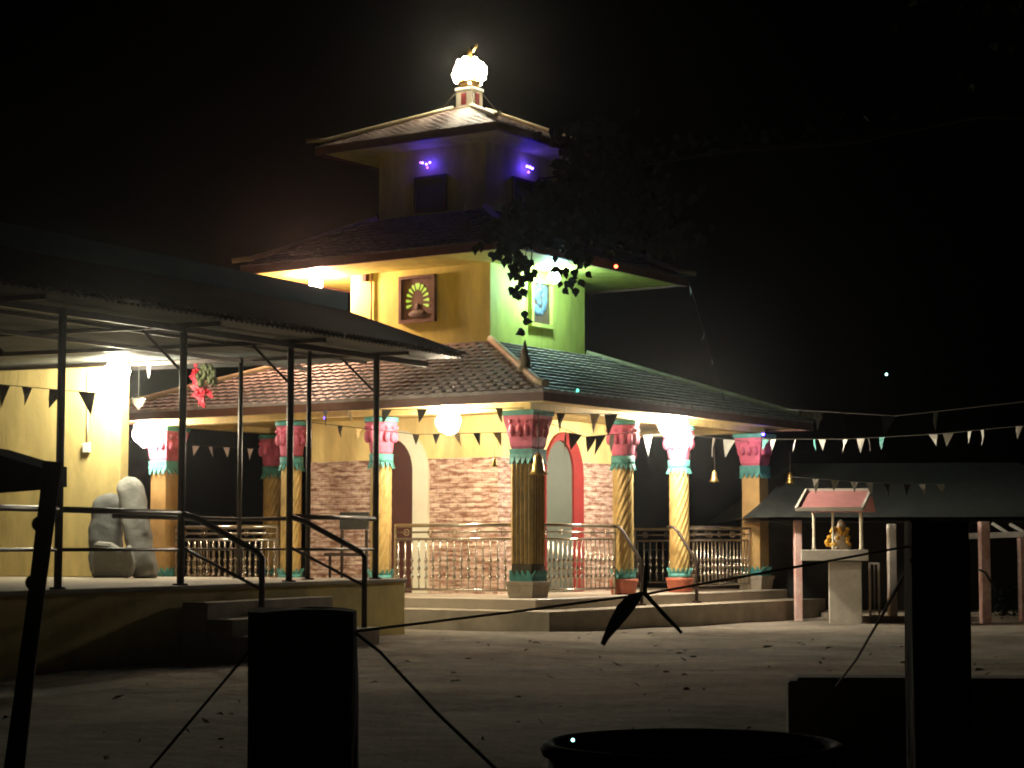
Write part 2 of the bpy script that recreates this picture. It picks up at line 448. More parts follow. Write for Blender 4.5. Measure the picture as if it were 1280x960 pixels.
def column(square, hw, base_mat, fluted=False):
    c = bpy.data.objects.new('column', None); sc.collection.objects.link(c); c.parent = temple
    z0, z1 = 0.33, CH - 0.62
    s = MB()
    if square:
        s.box((0, 0, (z0 + z1) / 2), (hw * 2, hw * 2, z1 - z0))
        s.build('shaft', M['dark_groove'] if fluted else M['ochre'], c)
        s = MB()
        for side in range(4) if fluted else ():
            rot = Matrix.Rotation(side * math.pi / 2, 3, 'Z')
            for k in range(5):
                q = (k - 2) / 2 * hw * 0.86
                p = rot @ Vector((hw, q, 0))
                s.box((p.x, p.y, (z0 + z1) / 2), (0.034, 0.034, z1 - z0 - 0.3), R(45) + side * math.pi / 2)
        if fluted: s.build('fluting', M['gold'], c)
    else:
        n, m = 60, 80; vs = []; fs = []
        for i in range(m + 1):
            z = z0 + (z1 - z0) * i / m
            for k in range(n):
                t = 2 * math.pi * k / n
                w = abs(math.sin(6 * t - z * 17.0))
                r = hw * (0.90 + 0.13 * w)
                vs.append((r * math.cos(t), r * math.sin(t), z))
        for i in range(m):
            for k in range(n):
                a, b = i * n + k, i * n + (k + 1) % n
                fs.append((a, b, b + n, a + n))
        s.add(vs, fs, smooth=True); s.build('shaft', M['gold'], c)
    s = MB(); zc = CH - 0.66
    p = [(hw * 1.0, 0.10), (hw * 1.1, 0.14), (hw * 1.22, 0.30), (hw * 1.5, 0.50), (hw * 1.55, 0.57)]
    s.lathe(p, (0, 0, zc), 28, square=square)
    for k in range(12):
        an = 2 * math.pi * k / 12
        rr = hw * (1.35 if not square else 1.25)
        x, y = rr * math.cos(an), rr * math.sin(an)
        if square:
            q = max(abs(math.cos(an)), abs(math.sin(an))); x, y = hw * 1.33 * math.cos(an) / q, hw * 1.33 * math.sin(an) / q
        s.ball((x, y, zc + 0.36), 0.05, 8, 6, (1, 1, 1.9))
        s.ball((x * 1.08, y * 1.08, zc + 0.49), 0.035, 8, 5)
    s.build('capital', M['pink'], c)
    s = MB(); s.lathe([(hw * 1.6, 0), (hw * 1.66, 0.02), (hw * 1.66, 0.07)], (0, 0, CH - 0.09), 28, square=square)
    s.build('abacus', M['teal'], c)
    s = MB(); s.lathe([(hw * 1.06, 0.0), (hw * 1.14, 0.04), (hw * 1.17, 0.13)], (0, 0, zc - 0.03), 28, square=square); leaf_collar(s, square, hw * 1.02, zc - 0.1, up=False)
    s.build('collar', M['teal'], c)
    s = MB(); leaf_collar(s, square, hw * 1.03, 0.22, up=True)
    s.build('base_leaves', M['teal'], c)
    s = MB()
    s.lathe([(hw * 1.18, 0), (hw * 1.22, 0.03), (hw * 1.34, 0.17), (hw * 1.42, 0.19), (hw * 1.42, 0.23), (hw * 1.1, 0.235)], (0, 0, 0), 28, square=square)
    s.build('pedestal', base_mat, c)
    return c
sq_f = column(True, 0.165, M['concrete'], True); sq_f.location = (0, 0, FLOOR)
sq0 = column(True, 0.165, M['concrete'])
rd0 = column(False, 0.155, M['terracotta'])
spots = [(W, 0, 1), (0, W, 1), (W, W, 1)]
for q in (2.62, 4.36):
    spots += [(q, 0, 0), (0, q, 0), (q, W, 0), (W, q, 0)]
first = {1: sq0, 0: rd0}; used = set()
for b, a, k in spots:
    o = first[k] if k not in used else copy_tree(first[k], temple)
    used.add(k)
    o.location = (b, a, FLOOR)
# --- lintel beam round the columns
s = MB(); bw = 0.13
for x0, x1, y0, y1 in ((-bw, bw, -bw, W + bw), (W - bw, W + bw, -bw, W + bw), (bw, W - bw, -bw, bw), (bw, W - bw, W - bw, W + bw)):
    s.box(((x0 + x1) / 2, (y0 + y1) / 2, 3.178), (x1 - x0, y1 - y0, 0.114))
s.build('lintel_beam', M['yellow'], temple)

# --- sanctum walls
I0, I1 = 1.65, 5.35
def wallbox_uv(s, x0, x1, y0, y1, z0, z1):
    v = [(x0, y0, z0), (x1, y0, z0), (x1, y1, z0), (x0, y1, z0), (x0, y0, z1), (x1, y0, z1), (x1, y1, z1), (x0, y1, z1)]
    fs = [(0, 1, 5, 4), (1, 2, 6, 5), (2, 3, 7, 6), (3, 0, 4, 7)]
    uv = []
    for f in fs:
        u = []
        for k in f:
            p = v[k]
            horiz = p[0] if f in ((0, 1, 5, 4), (2, 3, 7, 6)) else p[1] + 3.3
            u.append((horiz, p[2]))
        uv.append(u)
    s.add(v, fs, uvs=uv)
ST = 2.56
s = MB(); wallbox_uv(s, I0, I1, I0, I1, FLOOR, ST)
cella = s.build('sanctum_wall', M['stone'], temple)
s = MB(); s.box((W / 2, W / 2, (ST + 3.24) / 2), (I1 - I0 - 0.02, I1 - I0 - 0.02, 3.24 - ST))
s.build('upper_wall', M['yellow'], temple)
# arched doorways: surround and panel on each side
def arch_pts(hw, zt, n=14, z0=0.0):
    zs = zt - hw * 1.25
    pts = [(-hw, z0)] + [(-hw * math.cos(math.pi * k / n), zs + hw * 1.25 * math.sin(math.pi * k / n)) for k in range(n + 1)] + [(hw, z0)]
    return pts
def doorway(face, surround_mat, panel_mat):
    """face 0: right face (y = I0), 1: left face (x = I0)"""
    def pt(q, z, d):
        return (W / 2 + q, I0 - d, FLOOR + z) if face == 0 else (I0 - d, W / 2 + q, FLOOR + z)
    s = MB()
    sh = -0.145 if face == 0 else 0.145
    o = arch_pts(0.56, 2.56); i = [(q + sh, z) for q, z in arch_pts(0.405, 2.42)]
    n = len(o)
    vs = [pt(q, z, 0.05) for q, z in o] + [pt(q, z, 0.05) for q, z in i] + [pt(q, z, -0.02) for q, z in o] + [pt(q, z, 0.008) for q, z in i]
    fs = []
    for k in range(n - 1):
        fs.append((k, k + 1, n + k + 1, n + k))
        fs.append((k, 2 * n + k, 2 * n + k + 1, k + 1))
        fs.append((n + k, n + k + 1, 3 * n + k + 1, 3 * n + k))
    s.add(vs, fs)
    d = s.build('door_surround', surround_mat, temple)
    s = MB(); s.prism([pt(q, z, 0.008) for q, z in i], (0, 0.004, 0) if face == 0 else (0.004, 0, 0))
    pnl = s.build('door_panel', panel_mat, d)
doorway(0, M['red'], M['grey_door'])
doorway(1, M['cream'], M['brown'])

# --- tiled hipped roofs
def hip_roof(E, T, z0, z1, n, per, lift, tile_mat, soffit_mat, fthick=0.12, soffit_in=None, hip_w=0.11):
    c = Vector((W / 2, W / 2, 0))
    s = MB()
    sl = math.hypot(E - T, z1 - z0); nz = (E - T) / sl; no = (z1 - z0) / sl
    for side in range(4):
        rot = Matrix.Rotation(side * math.pi / 2, 3, 'Z')
        def pt(u, t, h):
            lim = E - (E - T) * t
            u = max(-lim, min(lim, u))
            p = Vector((u, -(E - (E - T) * t) - h * no, z0 + (z1 - z0) * t + h * nz))
            return rot @ p + c
        sub = 6
        for i in range(n):
            t0, t1 = i / n, (i + 1.12) / n if i < n - 1 else 1.0
            off = 0.0
            lim = E - (E - T) * t0
            k0 = int(math.floor((-lim - off) / per * sub)) - 1; k1 = int(math.ceil((lim - off) / per * sub)) + 1
            us = [k / sub * per + off for k in range(k0, k1 + 1)]
            vs = []; fs = []
            for j, u in enumerate(us):
                ph = ((k0 + j) % sub) / sub
                w = math.sin(math.pi * ph)
                dt = -0.34 / n * (ph if ph < 0.84 else 0.0) if i else 0.0
                jit = 0.004 * math.sin(37.1 * i + 11.3 * math.floor((k0 + j) / sub))
                vs.append(pt(u, t0 + dt, -0.01)); vs.append(pt(u, t0 + dt, lift * (0.85 + 0.35 * w) + jit)); vs.append(pt(u, t1, 0.3 * lift * w))
            for j in range(len(us) - 1):
                a = j * 3
                fs.append((a, a + 3, a + 4, a + 1)); fs.append((a + 1, a + 4, a + 5, a + 2))
            s.add(vs, fs)
    me = s.mesh('roof')
    bm = bmesh.new(); bm.from_mesh(me)
    bmesh.ops.dissolve_degenerate(bm, dist=1e-4, edges=bm.edges)
    bm.to_mesh(me); bm.free()
    me.materials.append(tile_mat)
    roof = bpy.data.objects.new('roof', me); sc.collection.objects.link(roof); roof.parent = temple
    # body under the tiles with fascia and soffit
    s = MB(); e = E - 0.02
    vs = [(c.x + i * q, c.y + j * q, z) for q, z in ((e, z0 - 0.012), (T + 0.01, z1 - 0.015)) for i, j in ((-1, -1), (1, -1), (1, 1), (-1, 1))]
    s.add(vs, [(0, 1, 5, 4), (1, 2, 6, 5), (2, 3, 7, 6), (3, 0, 4, 7), (4, 5, 6, 7)])
    s.build('roof_deck', M['fascia'], roof)
    s = MB(); th = 0.05
    for x0, x1, y0, y1 in ((-E, E, -E, -E + th), (-E, E, E - th, E), (-E, -E + th, -E + th, E - th), (E - th, E, -E + th, E - th)):
        s.box((c.x + (x0 + x1) / 2, c.y + (y0 + y1) / 2, z0 - fthick / 2 - 0.004), (x1 - x0, y1 - y0, fthick))
    s.build('fascia', M['fascia'], roof)
    s = MB(); q = E - th - 0.002
    s.box((c.x, c.y, z0 - fthick + 0.045), (2 * q, 2 * q, 0.03))
    s.build('soffit', soffit_mat, roof)
    for i, j in ((-1, -1), (1, -1), (1, 1), (-1, 1)):
        s = MB(); pts = []; m = 9
        for k in range(m):
            t = k / (m - 1)
            q = (E + 0.10) - (E + 0.10 - T) * t
            zz = z0 + (z1 - z0) * t * (E + 0.1 - T) / (E + 0.1 - T) + 0.035 + (0.07 * (1 - t / 0.15) ** 2 if t < 0.15 else 0)
            pts.append((c.x + i * q, c.y + j * q, zz))
        s.tube(pts, hip_w / 2, 8)
        s.build('hip_cap', M['hip'], roof)
    return roof
CX = W / 2
hip_roof(CX + 0.75, CX - 2.08, 3.30, 4.40, 15, 0.19, 0.042, M['tile'], M['yellow'])
# middle storey
S2 = 2.1
s = MB(); h2 = CX - S2
s.box((CX, CX, (4.25 + 5.70) / 2), (2 * h2, 2 * h2, 1.45)); s.build('middle_storey', M['pale_yellow'], temple)
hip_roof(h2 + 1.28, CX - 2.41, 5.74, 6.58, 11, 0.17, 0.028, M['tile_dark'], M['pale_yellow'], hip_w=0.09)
S3 = 2.43; h3 = CX - S3
s = MB(); s.box((CX, CX, (6.5 + 7.72) / 2), (2 * h3, 2 * h3, 1.22)); s.build('top_storey', M['pale_yellow'], temple)
hip_roof(h3 + 0.76, 0.19, 7.77, 8.50, 12, 0.15, 0.012, M['tile2'], M['pale_yellow'], hip_w=0.075)
# pipe on the left wall of the middle storey
s = MB(); s.tube([(S2 - 0.03, 4.45, 4.36), (S2 - 0.03, 4.45, 5.66)], 0.018, 8); s.build('drain_pipe', M['ochre'], temple)
s = MB(); s.box((S2 - 0.045, 4.56, 5.58), (0.08, 0.09, 0.12)); s.build('junction_box', M['brown'], temple, bevel=0.008)

# --- windows of the middle storey
def wpt(face, q, z, d, inset):
    return (CX + q, inset - d, z) if face == 0 else (inset - d, CX + q, z)
def frame(face, inset, hw, z0, z1, fw, depth, name, m, parent):
    s = MB()
    for q0, q1, a, b in ((-hw, -hw + fw, z0, z1), (hw - fw, hw, z0, z1), (-hw + fw, hw - fw, z0, z0 + fw), (-hw + fw, hw - fw, z1 - fw, z1)):
        A = wpt(face, q0, a, -0.01, inset); B = wpt(face, q1, b, depth, inset)
        s.box([(A[i] + B[i]) / 2 for i in range(3)], [abs(B[i] - A[i]) for i in range(3)])
    return s.build(name, m, parent)
fr = frame(1, S2, 0.36, 4.78, 5.54, 0.05, 0.07, 'window', M['window_frame'], temple)
s = MB(); A = wpt(1, -0.31, 4.83, 0.0, S2); B = wpt(1, 0.31, 5.49, 0.03, S2)
s.box([(A[i] + B[i]) / 2 for i in range(3)], [abs(B[i] - A[i]) for i in range(3)]); s.build('lattice', M['window_frame'], fr)
s = MB()
for sd in (-1, 1):
    for k in range(6):
        an = R(-16 + k * 20)
        c0 = (0.12 * math.cos(an), 0.19 * math.sin(an)); c1 = (0.235 * math.cos(an), 0.30 * math.sin(an))
        tx, tz = -math.sin(an), math.cos(an)
        pts = [(c0[0], c0[1], 0.006), (c1[0] * .8 + c0[0] * .2, c1[1] * .8 + c0[1] * .2, 0.028), (c1[0], c1[1], 0.016)]
        poly = [(pts[0][0] + tx * .006, pts[0][1] + tz * .006), (pts[1][0] + tx * .028, pts[1][1] + tz * .028), (pts[2][0] + tx * .014, pts[2][1] + tz * .014),
                (pts[2][0] - tx * .014, pts[2][1] - tz * .014), (pts[1][0] - tx * .028, pts[1][1] - tz * .028), (pts[0][0] - tx * .006, pts[0][1] - tz * .006)]
        s.prism([wpt(1, sd * q, 5.12 + z, 0.031, S2) for q, z in poly], (-0.006, 0, 0))
s.build('pane', M['g_pane'], fr)
s = MB(); s.ball(wpt(1, 0, 4.92, 0.03, S2), 0.13, 14, 8, (0.25, 1.4, 0.5)); s.ball(wpt(1, 0, 5.04, 0.03, S2), 0.045, 10, 8, (0.5, 1.0, 1.2))
s.build('relief', M['relief_dark'], fr)
fr = frame(0, S2, 0.33, 4.74, 5.52, 0.06, 0.08, 'window', M['pale_yellow'], temple)
s = MB(); A = wpt(0, -0.27, 4.80, 0.0, S2); B = wpt(0, 0.27, 5.50, 0.03, S2)
s.box([(A[i] + B[i]) / 2 for i in range(3)], [abs(B[i] - A[i]) for i in range(3)]); s.build('backing_panel', M['window_frame'], fr)
s = MB(); rr = random.Random(3)
for k in range(16):
    z = rr.uniform(4.86, 5.44); q = rr.uniform(-0.2, 0.2) * (1.1 - (z - 4.86) * 0.9)
    s.ball(wpt(0, q, z, 0.03, S2), rr.uniform(0.05, 0.09), 10, 6, (1, 0.35, rr.uniform(.6, 1.4)))
s.build('relief', M['relief_blue'], fr)
# window of the top storey
for face in (0, 1):
    fr = frame(face, S3, 0.32, 6.62, 7.22, 0.05, 0.05, 'window', M['brown'], temple)
    s = MB(); A = wpt(face, -0.27, 6.67, 0.0, S3); B = wpt(face, 0.27, 7.17, 0.02, S3)
    s.box([(A[i] + B[i]) / 2 for i in range(3)], [abs(B[i] - A[i]) for i in range(3)]); s.build('shutter', M['dark_wall'], fr)
# --- finial
fin = bpy.data.objects.new('finial', None); sc.collection.objects.link(fin); fin.parent = temple; fin.location = (CX, CX, 8.45)
s = MB(); s.lathe([(0.20, 0), (0.20, 0.08), (0.16, 0.10), (0.16, 0.36), (0.175, 0.38), (0.175, 0.42)], (0, 0, 0), square=True); s.build('finial_base', M['cream'], fin)
s = MB()
for k in range(4):
    rot = Matrix.Rotation(k * math.pi / 2, 3, 'Z'); p = rot @ Vector((0.162, 0, 0.22)); s.box(p, (0.02, 0.10, 0.2), k * math.pi / 2)
s.build('niche', M['red'], fin)
s = MB(); s.lathe([(0.14, 0.43), (0.2, 0.5), (0.2, 0.58), (0.1, 0.68), (0.13, 0.74), (0.06, 0.84), (0.045, 1.0), (0.01, 1.14)], (0, 0, 0), 16); s.build('spire', M['brass'], fin)
rr = random.Random(5); s = MB(); s.ball((0, 0, 0), 0.038, 8, 5); bulb = s.build('bulb', M['g_top'], fin)
for k in range(60):
    q = 1 - 2 * (k + .5) / 60; an = k * 2.39996 + rr.uniform(-.15, .15); r = 0.25 * math.sqrt(1 - q * q) * rr.uniform(.85, 1.12); z = 0.70 + 0.24 * q
    c_ = bulb if k == 0 else copy_obj(bulb, fin)
    c_.location = (r * math.cos(an), r * math.sin(an), z)
s = MB()
for k in range(4):
    rot = Matrix.Rotation(k * math.pi / 2 + math.pi / 4, 3, 'Z'); s.tube([(0, 0, 0.62), rot @ Vector((0.62, 0, -0.12))], 0.008, 6)
s.build('guy_wire', M['rope'], fin)
s = MB(); s.tube([(0.02, -0.05, 1.05), (0.03, -0.14, 1.17)], 0.02, 6); s.build('pennant_holder', M['brass'], fin)

# --- small gilt ornament on the hip near the corner
def hip_orn(b, z):
    s = MB(); pts = []
    for k in range(9):
        t = k / 8; pts.append((0.10 * (1 - t) ** .8 * (1.1 + 0.35 * math.sin(t * 22)), t * 0.46))
    s.lathe([(max(r, 0.004), zz) for r, zz in pts], (b, b, z), 10)
    s.build('hip_ornament', M['hip'], temple)
hip_orn(0.15, 3.68)

# ------------------------------------------------------------------ railings between the columns
def railing(n, L):
    root = thing('veranda_railing', None, 'railing')
    s = MB(); s.tube([(0, 0, 1.03), (L, 0, 1.03)], 0.028, 10); s.build('top_rail', M['steel'], root)
    s = MB(); s.tube([(0, 0, 0.93), (L, 0, 0.93)], 0.014, 8); s.tube([(0, 0, 0.83), (L, 0, 0.83)], 0.018, 8); s.tube([(0, 0, 0.10), (L, 0, 0.10)], 0.018, 8); s.build('lower_rail', M['steel'], root)
    s = MB(); prof = [(0.011, 0.10)]
    for zc in (0.28, 0.40, 0.52):
        prof += [(0.011, zc - 0.035), (0.026, zc - 0.015), (0.026, zc + 0.015), (0.011, zc + 0.035)]
    prof += [(0.011, 0.83)]
    s.lathe(prof, (0, 0, 0), 8)
    bal = s.build('baluster', M['steel'], root)
    bal.location = (L * 0.5 / n, 0, 0)
    for k in range(1, n):
        c = copy_obj(bal, root); c.location = (L * (k + 0.5) / n, 0, 0)
    s = MB(); 
    for k in range(14): 
        t0, t1 = 2 * math.pi * k / 14, 2 * math.pi * (k + 1) / 14
        s.bar((0.045 * math.cos(t0), 0, 0.93 + 0.045 * math.sin(t0)), (0.045 * math.cos(t1), 0, 0.93 + 0.045 * math.sin(t1)), 0.012)
    s.ball((0, 0, 0.93), 0.018, 8, 6)
    ros = s.build('rosette', M['steel'], root); m = 5
    ros.location = (L * 0.5 / m, 0, 0)
    for k in range(1, m):
        c = copy_obj(ros, root); c.location = (L * (k + 0.5) / m, 0, 0)
    for x in (0.012, L - 0.012):
        s = MB(); s.box((x, 0, 0.52), (0.03, 0.03, 1.04)); s.build('end_post', M['steel'], root)
    return root
RL = 2.16
rail0 = railing(17, RL)
panels = [((0.0, 0.2), 90, 'steel railing on the left veranda face, right up to the corner column'),
          ((0.0, 4.62), 90, 'gleaming steel railing on the left veranda face behind the canopy posts'),
          ((0.22, 0.0), 0, 'steel railing right of the corner column, before the red arch'),
          ((4.62, 0.0), 0, 'steel railing between the last spiral column and the far square column'),
          ((W, 0.22), 90, 'dim steel railing at the far side, seen through the spiral columns'),
          ((0.22, W), 0, 'dim steel railing at the far left side of the veranda'),
          ]
for i, (bp_, dg, lb) in enumerate(panels):
    o = rail0 if i == 0 else copy_tree(rail0)
    o.location = TL(bp_[0], bp_[1], FLOOR); o.rotation_euler = (0, 0, PHI + R(dg))
    o['label'] = lb; o['group'] = 'steel railings round the veranda'
# short sloping handrails at the entrance
hr0 = None
for i, (b, lb) in enumerate(((2.36, 'short sloping handrail beside the nearer right spiral column'), (4.06, 'short sloping handrail in front of the brightest spiral column'))):
    if i == 0:
        hr0 = thing('entry_handrail', lb, 'handrail')
        s = MB(); s.tube([(0, 0.05, 1.03), (0, -0.06, 1.03), (0, -0.14, 0.96), (0, -0.42, 0.56), (0, -0.47, 0.48), (0, -0.47, -0.12)], 0.026, 8); s.build('rail', M['iron'], hr0)
        s = MB(); s.box((0, -0.47, -0.14), (0.1, 0.1, 0.03)); s.build('foot', M['iron'], hr0); o = hr0
    else: o = copy_tree(hr0)
    o.location = TL(b, 0, FLOOR); o.rotation_euler = (0, 0, PHI); o['label'] = lb; o['group'] = 'sloping handrails at the temple entrance'

# ------------------------------------------------------------------ lamps
def lamp(name, label, pos, r, gm, cord, group='lamps lit on the buildings'):
    o = thing(name, label, 'lamp', pos, 0, group)
    s = MB(); s.ball((0, 0, 0), r, 18, 12); rr = random.Random(len(label)); s.v = [tuple(c * q for c in v) for v in s.v for q in (1 + rr.uniform(-.09, .13),)]; s.build('globe', gm, o)  # oversized lumpy ball, lamp glare is built into its shape
    s = MB(); s.lathe([(0.03, 0), (0.035, 0.05), (0.02, 0.07)], (0, 0, r - 0.005), 10); s.build('socket', M['white'], o)
    if cord > 0:
        s = MB(); s.tube([(0, 0, r + 0.06), (0, 0, r + 0.06 + cord)], 0.006, 6); s.build('cord', M['rope'], o)
    return o
LAMPR = 0.135
lamp('hanging_lamp', 'bright round lamp hung under the left eave, left of the corner column', TL(-0.26, 1.2, 2.98), LAMPR * 1.25, M['g_warm'], 0.04)
lamp('hanging_lamp', 'blazing round lamp under the right eave beside the brightest spiral column', TL(3.42, -0.42, 3.07), LAMPR * 1.5, M['g_white'], 0.03)
lamp('hanging_lamp', 'blazing lamp at the far left column, right of the yellow wall', P(184, 541, 31.9), LAMPR * 1.6, M['g_left'], 0.05)
lamp('hanging_lamp', 'lamp at the top corner of the yellow wall under the canopy', P(146, 465, 26.1), LAMPR * 1.2, M['g_shed'], 0.02)
lamp('hanging_lamp', 'amber lamp under the left eave of the middle roof', TL(1.75, 5.35, 5.51), LAMPR * 0.8, M['g_amber'], 0.02)
lamp('hanging_lamp', 'cold white lamp behind hanging leaves on the green lit wall', TL(3.2, 1.62, 5.50), 0.09, M['g_cyan'], 0.02)
def led(label, pts, gm, r=0.024, group='coloured fairy lights'):
    c = sum((Vector(p) for p in pts), Vector()) / len(pts)
    if len(pts) == 1:
        s = MB(); s.ball((0, 0, 0), r, 8, 5)
        return tag(s.build('fairy_light', gm, loc=c), label, 'fairy light', group)
    o = thing('fairy_light', label, 'fairy light', c, 0, group)
    for p in pts:
        s = MB(); s.ball(Vector(p) - c, r, 8, 5); s.build('bulb', gm, o)
    return o
def cl(face, q, z, d, inset): return TL(*wpt(face, q, z, d, inset))
led('purple fairy lights under the left eave of the top roof', [cl(1, 0.02, 7.40, 0.11, S3), cl(1, -0.05, 7.42, 0.11, S3), cl(1, 0.10, 7.43, 0.11, S3)], M['g_purple'], 0.019)
led('pink fairy light under the left purple cluster of the top storey', [cl(1, 0.0, 7.34, 0.11, S3), cl(1, 0.14, 7.44, 0.11, S3)], M['g_pink'], 0.018)
led('purple fairy lights under the right eave of the top roof', [cl(0, -0.02, 7.42, 0.11, S3), cl(0, 0.06, 7.42, 0.11, S3), cl(0, 0.13, 7.41, 0.11, S3)], M['g_purple'], 0.022)
led('pink fairy light under the right purple cluster of the top storey', [cl(0, 0.02, 7.33, 0.11, S3)], M['g_pink'], 0.022)
led('red fairy light on the soffit of the middle roof', [P(770, 333, 31.2)], M['g_red'], 0.03)
led('pale blue fairy light below the red one at the green soffit', [P(753, 349, 33.6)], M['g_blue'], 0.026)
led('purple fairy light under the left eave behind the bunting', [P(406, 522, 29.6)], M['g_purple'], 0.012)
led('purple fairy light on the capital of the far square column', [P(954, 543, 33.25)], M['g_purple'], 0.022)
led('green fairy light on the right slope of the lower roof', [P(722, 488, 28.0)], M['g_green'], 0.02)
led('green fairy light beside the gilt hip ornament', [P(671, 476, 27.6)], M['g_green'], 0.02)
led('tiny pale light far off in the dark on the right', [P(1108, 468, 60)], M['g_star'], 0.04)

# ------------------------------------------------------------------ bells
def bell0():
    o = thing('temple_bell', None, 'bell')
    s = MB(); s.lathe([(0.012, 0.30), (0.03, 0.28), (0.06, 0.25), (0.075, 0.16), (0.085, 0.07), (0.13, 0.0), (0.12, -0.005), (0.07, 0.07)], (0, 0, 0), 20); s.build('bell_body', M['brass'], o)
    s = MB(); s.ball((0, 0, -0.01), 0.025, 8, 6); s.tube([(0, 0, 0), (0, 0, 0.12)], 0.006, 6); s.build('clapper', M['brass'], o)
    s = MB(); s.tube([(0, 0, 0.29), (0, 0, 0.85)], 0.008, 6); s.build('chain', M['iron'], o)
    return o
b0_ = bell0()
bells = [(P(673, 593, 27.75), 1.0, 'largest brass bell hanging in front of the fluted corner column'), (P(618, 583, 28.3), 0.42, 'tiny bell hanging against the stone wall left of the corner column'),
         (P(893, 602, 31.9), 0.62, 'brass bell hanging right of the brightest spiral column'), (P(988, 604, 33.0), 0.62, 'brass bell hanging right of the far square column')]
for i, (p, k, lb) in enumerate(bells):
    o = b0_ if i == 0 else copy_tree(b0_)
    o.location = p; o.scale = (k, k, k); o['label'] = lb; o['group'] = 'brass bells hung from the eaves'

# ------------------------------------------------------------------ bunting
def bunting(label, pts, flags, size, mats, seed=0, sag=0.0):
    """pts: string points (world); flags: list of 0..1 along the string"""
    rr = random.Random(seed)
    pts = [Vector(p) for p in pts]
    o = thing('bunting_string', label, 'bunting', pts[0], 0, 'strings of triangular bunting')
    def at(t):
        t = max(0, min(1, t)) * (len(pts) - 1); i = min(int(t), len(pts) - 2)
        p = pts[i].lerp(pts[i + 1], t - i); f = t / (len(pts) - 1)
        return p - Vector((0, 0, sag * 4 * f * (1 - f))) - pts[0]
    s = MB(); s.tube([at(k / 16) for k in range(17)], 0.005, 5); s.build('string', M['rope'], o)
    for t in flags:
        d = (at(min(1, t + .02)) - at(max(0, t - .02))).normalized()
        w = size * rr.uniform(0.55, 0.8); h = size * rr.uniform(0.85, 1.15)
        tw = rr.uniform(-0.9, 0.9); sway = rr.uniform(-0.55, 0.55)
        x = Matrix.Rotation(tw, 3, 'Z') @ d; nrm = Vector((-x.y, x.x, 0)).normalized()
        p = at(t) - Vector((0, 0, 0.004))
        a, b = p - x * w / 2, p + x * w / 2
        tip = p + x * sway * w - Vector((0, 0, h)) + nrm * rr.uniform(-0.05, 0.05)
        ma = (a + tip) / 2 + nrm * rr.uniform(-.02, .02); mb_ = (b + tip) / 2 + nrm * rr.uniform(-.02, .02)
        s = MB(); q = nrm * 0.0015
        top = [a, b, mb_, tip, ma]
        s.add([v + q for v in top] + [v - q for v in top], [(0, 1, 2, 4), (4, 2, 3), (6, 5, 9, 7), (7, 9, 8), (0, 5, 6, 1), (1, 6, 7, 2), (2, 7, 8, 3), (3, 8, 9, 4), (4, 9, 5, 0)])
        s.build('flag', mats[rr.randrange(len(mats))], o)
    return o
def frac(xs, x0, x1): return [(x - x0) / (x1 - x0) for x in xs]
dk = [M['flag_dark']]; lt = [M['flag_light'], M['flag_light'], M['flag_teal']]; mx_ = [M['flag_dark'], M['flag_ochre'], M['flag_teal'], M['flag_dark']]
bunting('dark bunting across the plain yellow wall on the left', [P(-30, 478, 24), P(150, 494, 24.4)], frac([5, 33, 70, 108], -30, 150), 0.26, dk, 1)
bunting('upper bunting close under the left eave', [P(385, 513, 28.6), P(655, 510, 27.6)], frac([407, 437, 486, 530, 625], 385, 655), 0.2, [M['flag_dark'], M['flag_dark'], M['flag_ochre']], 2)
bunting('lower sagging bunting before the left stone wall', [P(388, 528, 29.2), P(520, 543, 28.4), P(652, 540, 27.6)], frac([426, 449, 520, 546, 572, 597, 622], 388, 652), 0.17, mx_, 3)
bunting('upper bunting close under the right eave by the red arch', [P(668, 516, 27.6), P(795, 518, 30.0)], frac([699, 741, 762, 797], 668, 795), 0.30, [M['flag_dark'], M['flag_dark'], M['flag_light']], 4)
bunting('lower bunting looping past the red arch', [P(690, 530, 27.8), P(730, 546, 28.6), P(800, 540, 30)], frac([714, 730, 752, 761, 772], 690, 800), 0.27, dk + [M['flag_ochre']], 5)
bunting('pale bunting lit by the lamp between the right columns', [P(800, 544, 30.4), P(850, 543, 31.2), P(935, 552, 32.2)], frac([813, 877, 901, 916], 800, 935), 0.30, [M['flag_light']], 6)
bunting('long string of glinting white bunting from eave to far right', [P(945, 549, 32.4), P(1060, 549, 31), P(1180, 542, 29), P(1300, 530, 27)], frac([958, 968, 997, 1021, 1031, 1060, 1080, 1090, 1107, 1169, 1187, 1215, 1231, 1276], 945, 1300), 0.2, [M['flag_light'], M['flag_light'], M['flag_teal']], 7)
bunting('dark bunting in front of the low old roof', [P(985, 596, 30.8), P(1110, 605, 30.6), P(1250, 605, 30.4)], frac([1022, 1047, 1073, 1093, 1116, 1140, 1158, 1180], 985, 1250), 0.2, dk, 8)
bunting('faint bunting highest over the low old roof', [P(985, 512, 30), P(1120, 520, 27), P(1300, 500, 24)], frac([1005, 1030, 1066, 1133, 1190], 985, 1300), 0.26, [M['flag_faint']], 9)
bunting('pale bunting deep behind the far left veranda', [P(225, 556, 38), P(340, 562, 38)], frac([245, 263, 283, 313], 225, 340), 0.2, [M['flag_light']], 10)
bunting('cord of faint scraps hanging from the middle eave corner', [P(861, 352, 33.6), P(885, 432, 33.0), P(905, 500, 32.0)], [0.05, 0.4, 0.6, 0.9], 0.13, [M['flag_light']], 11)
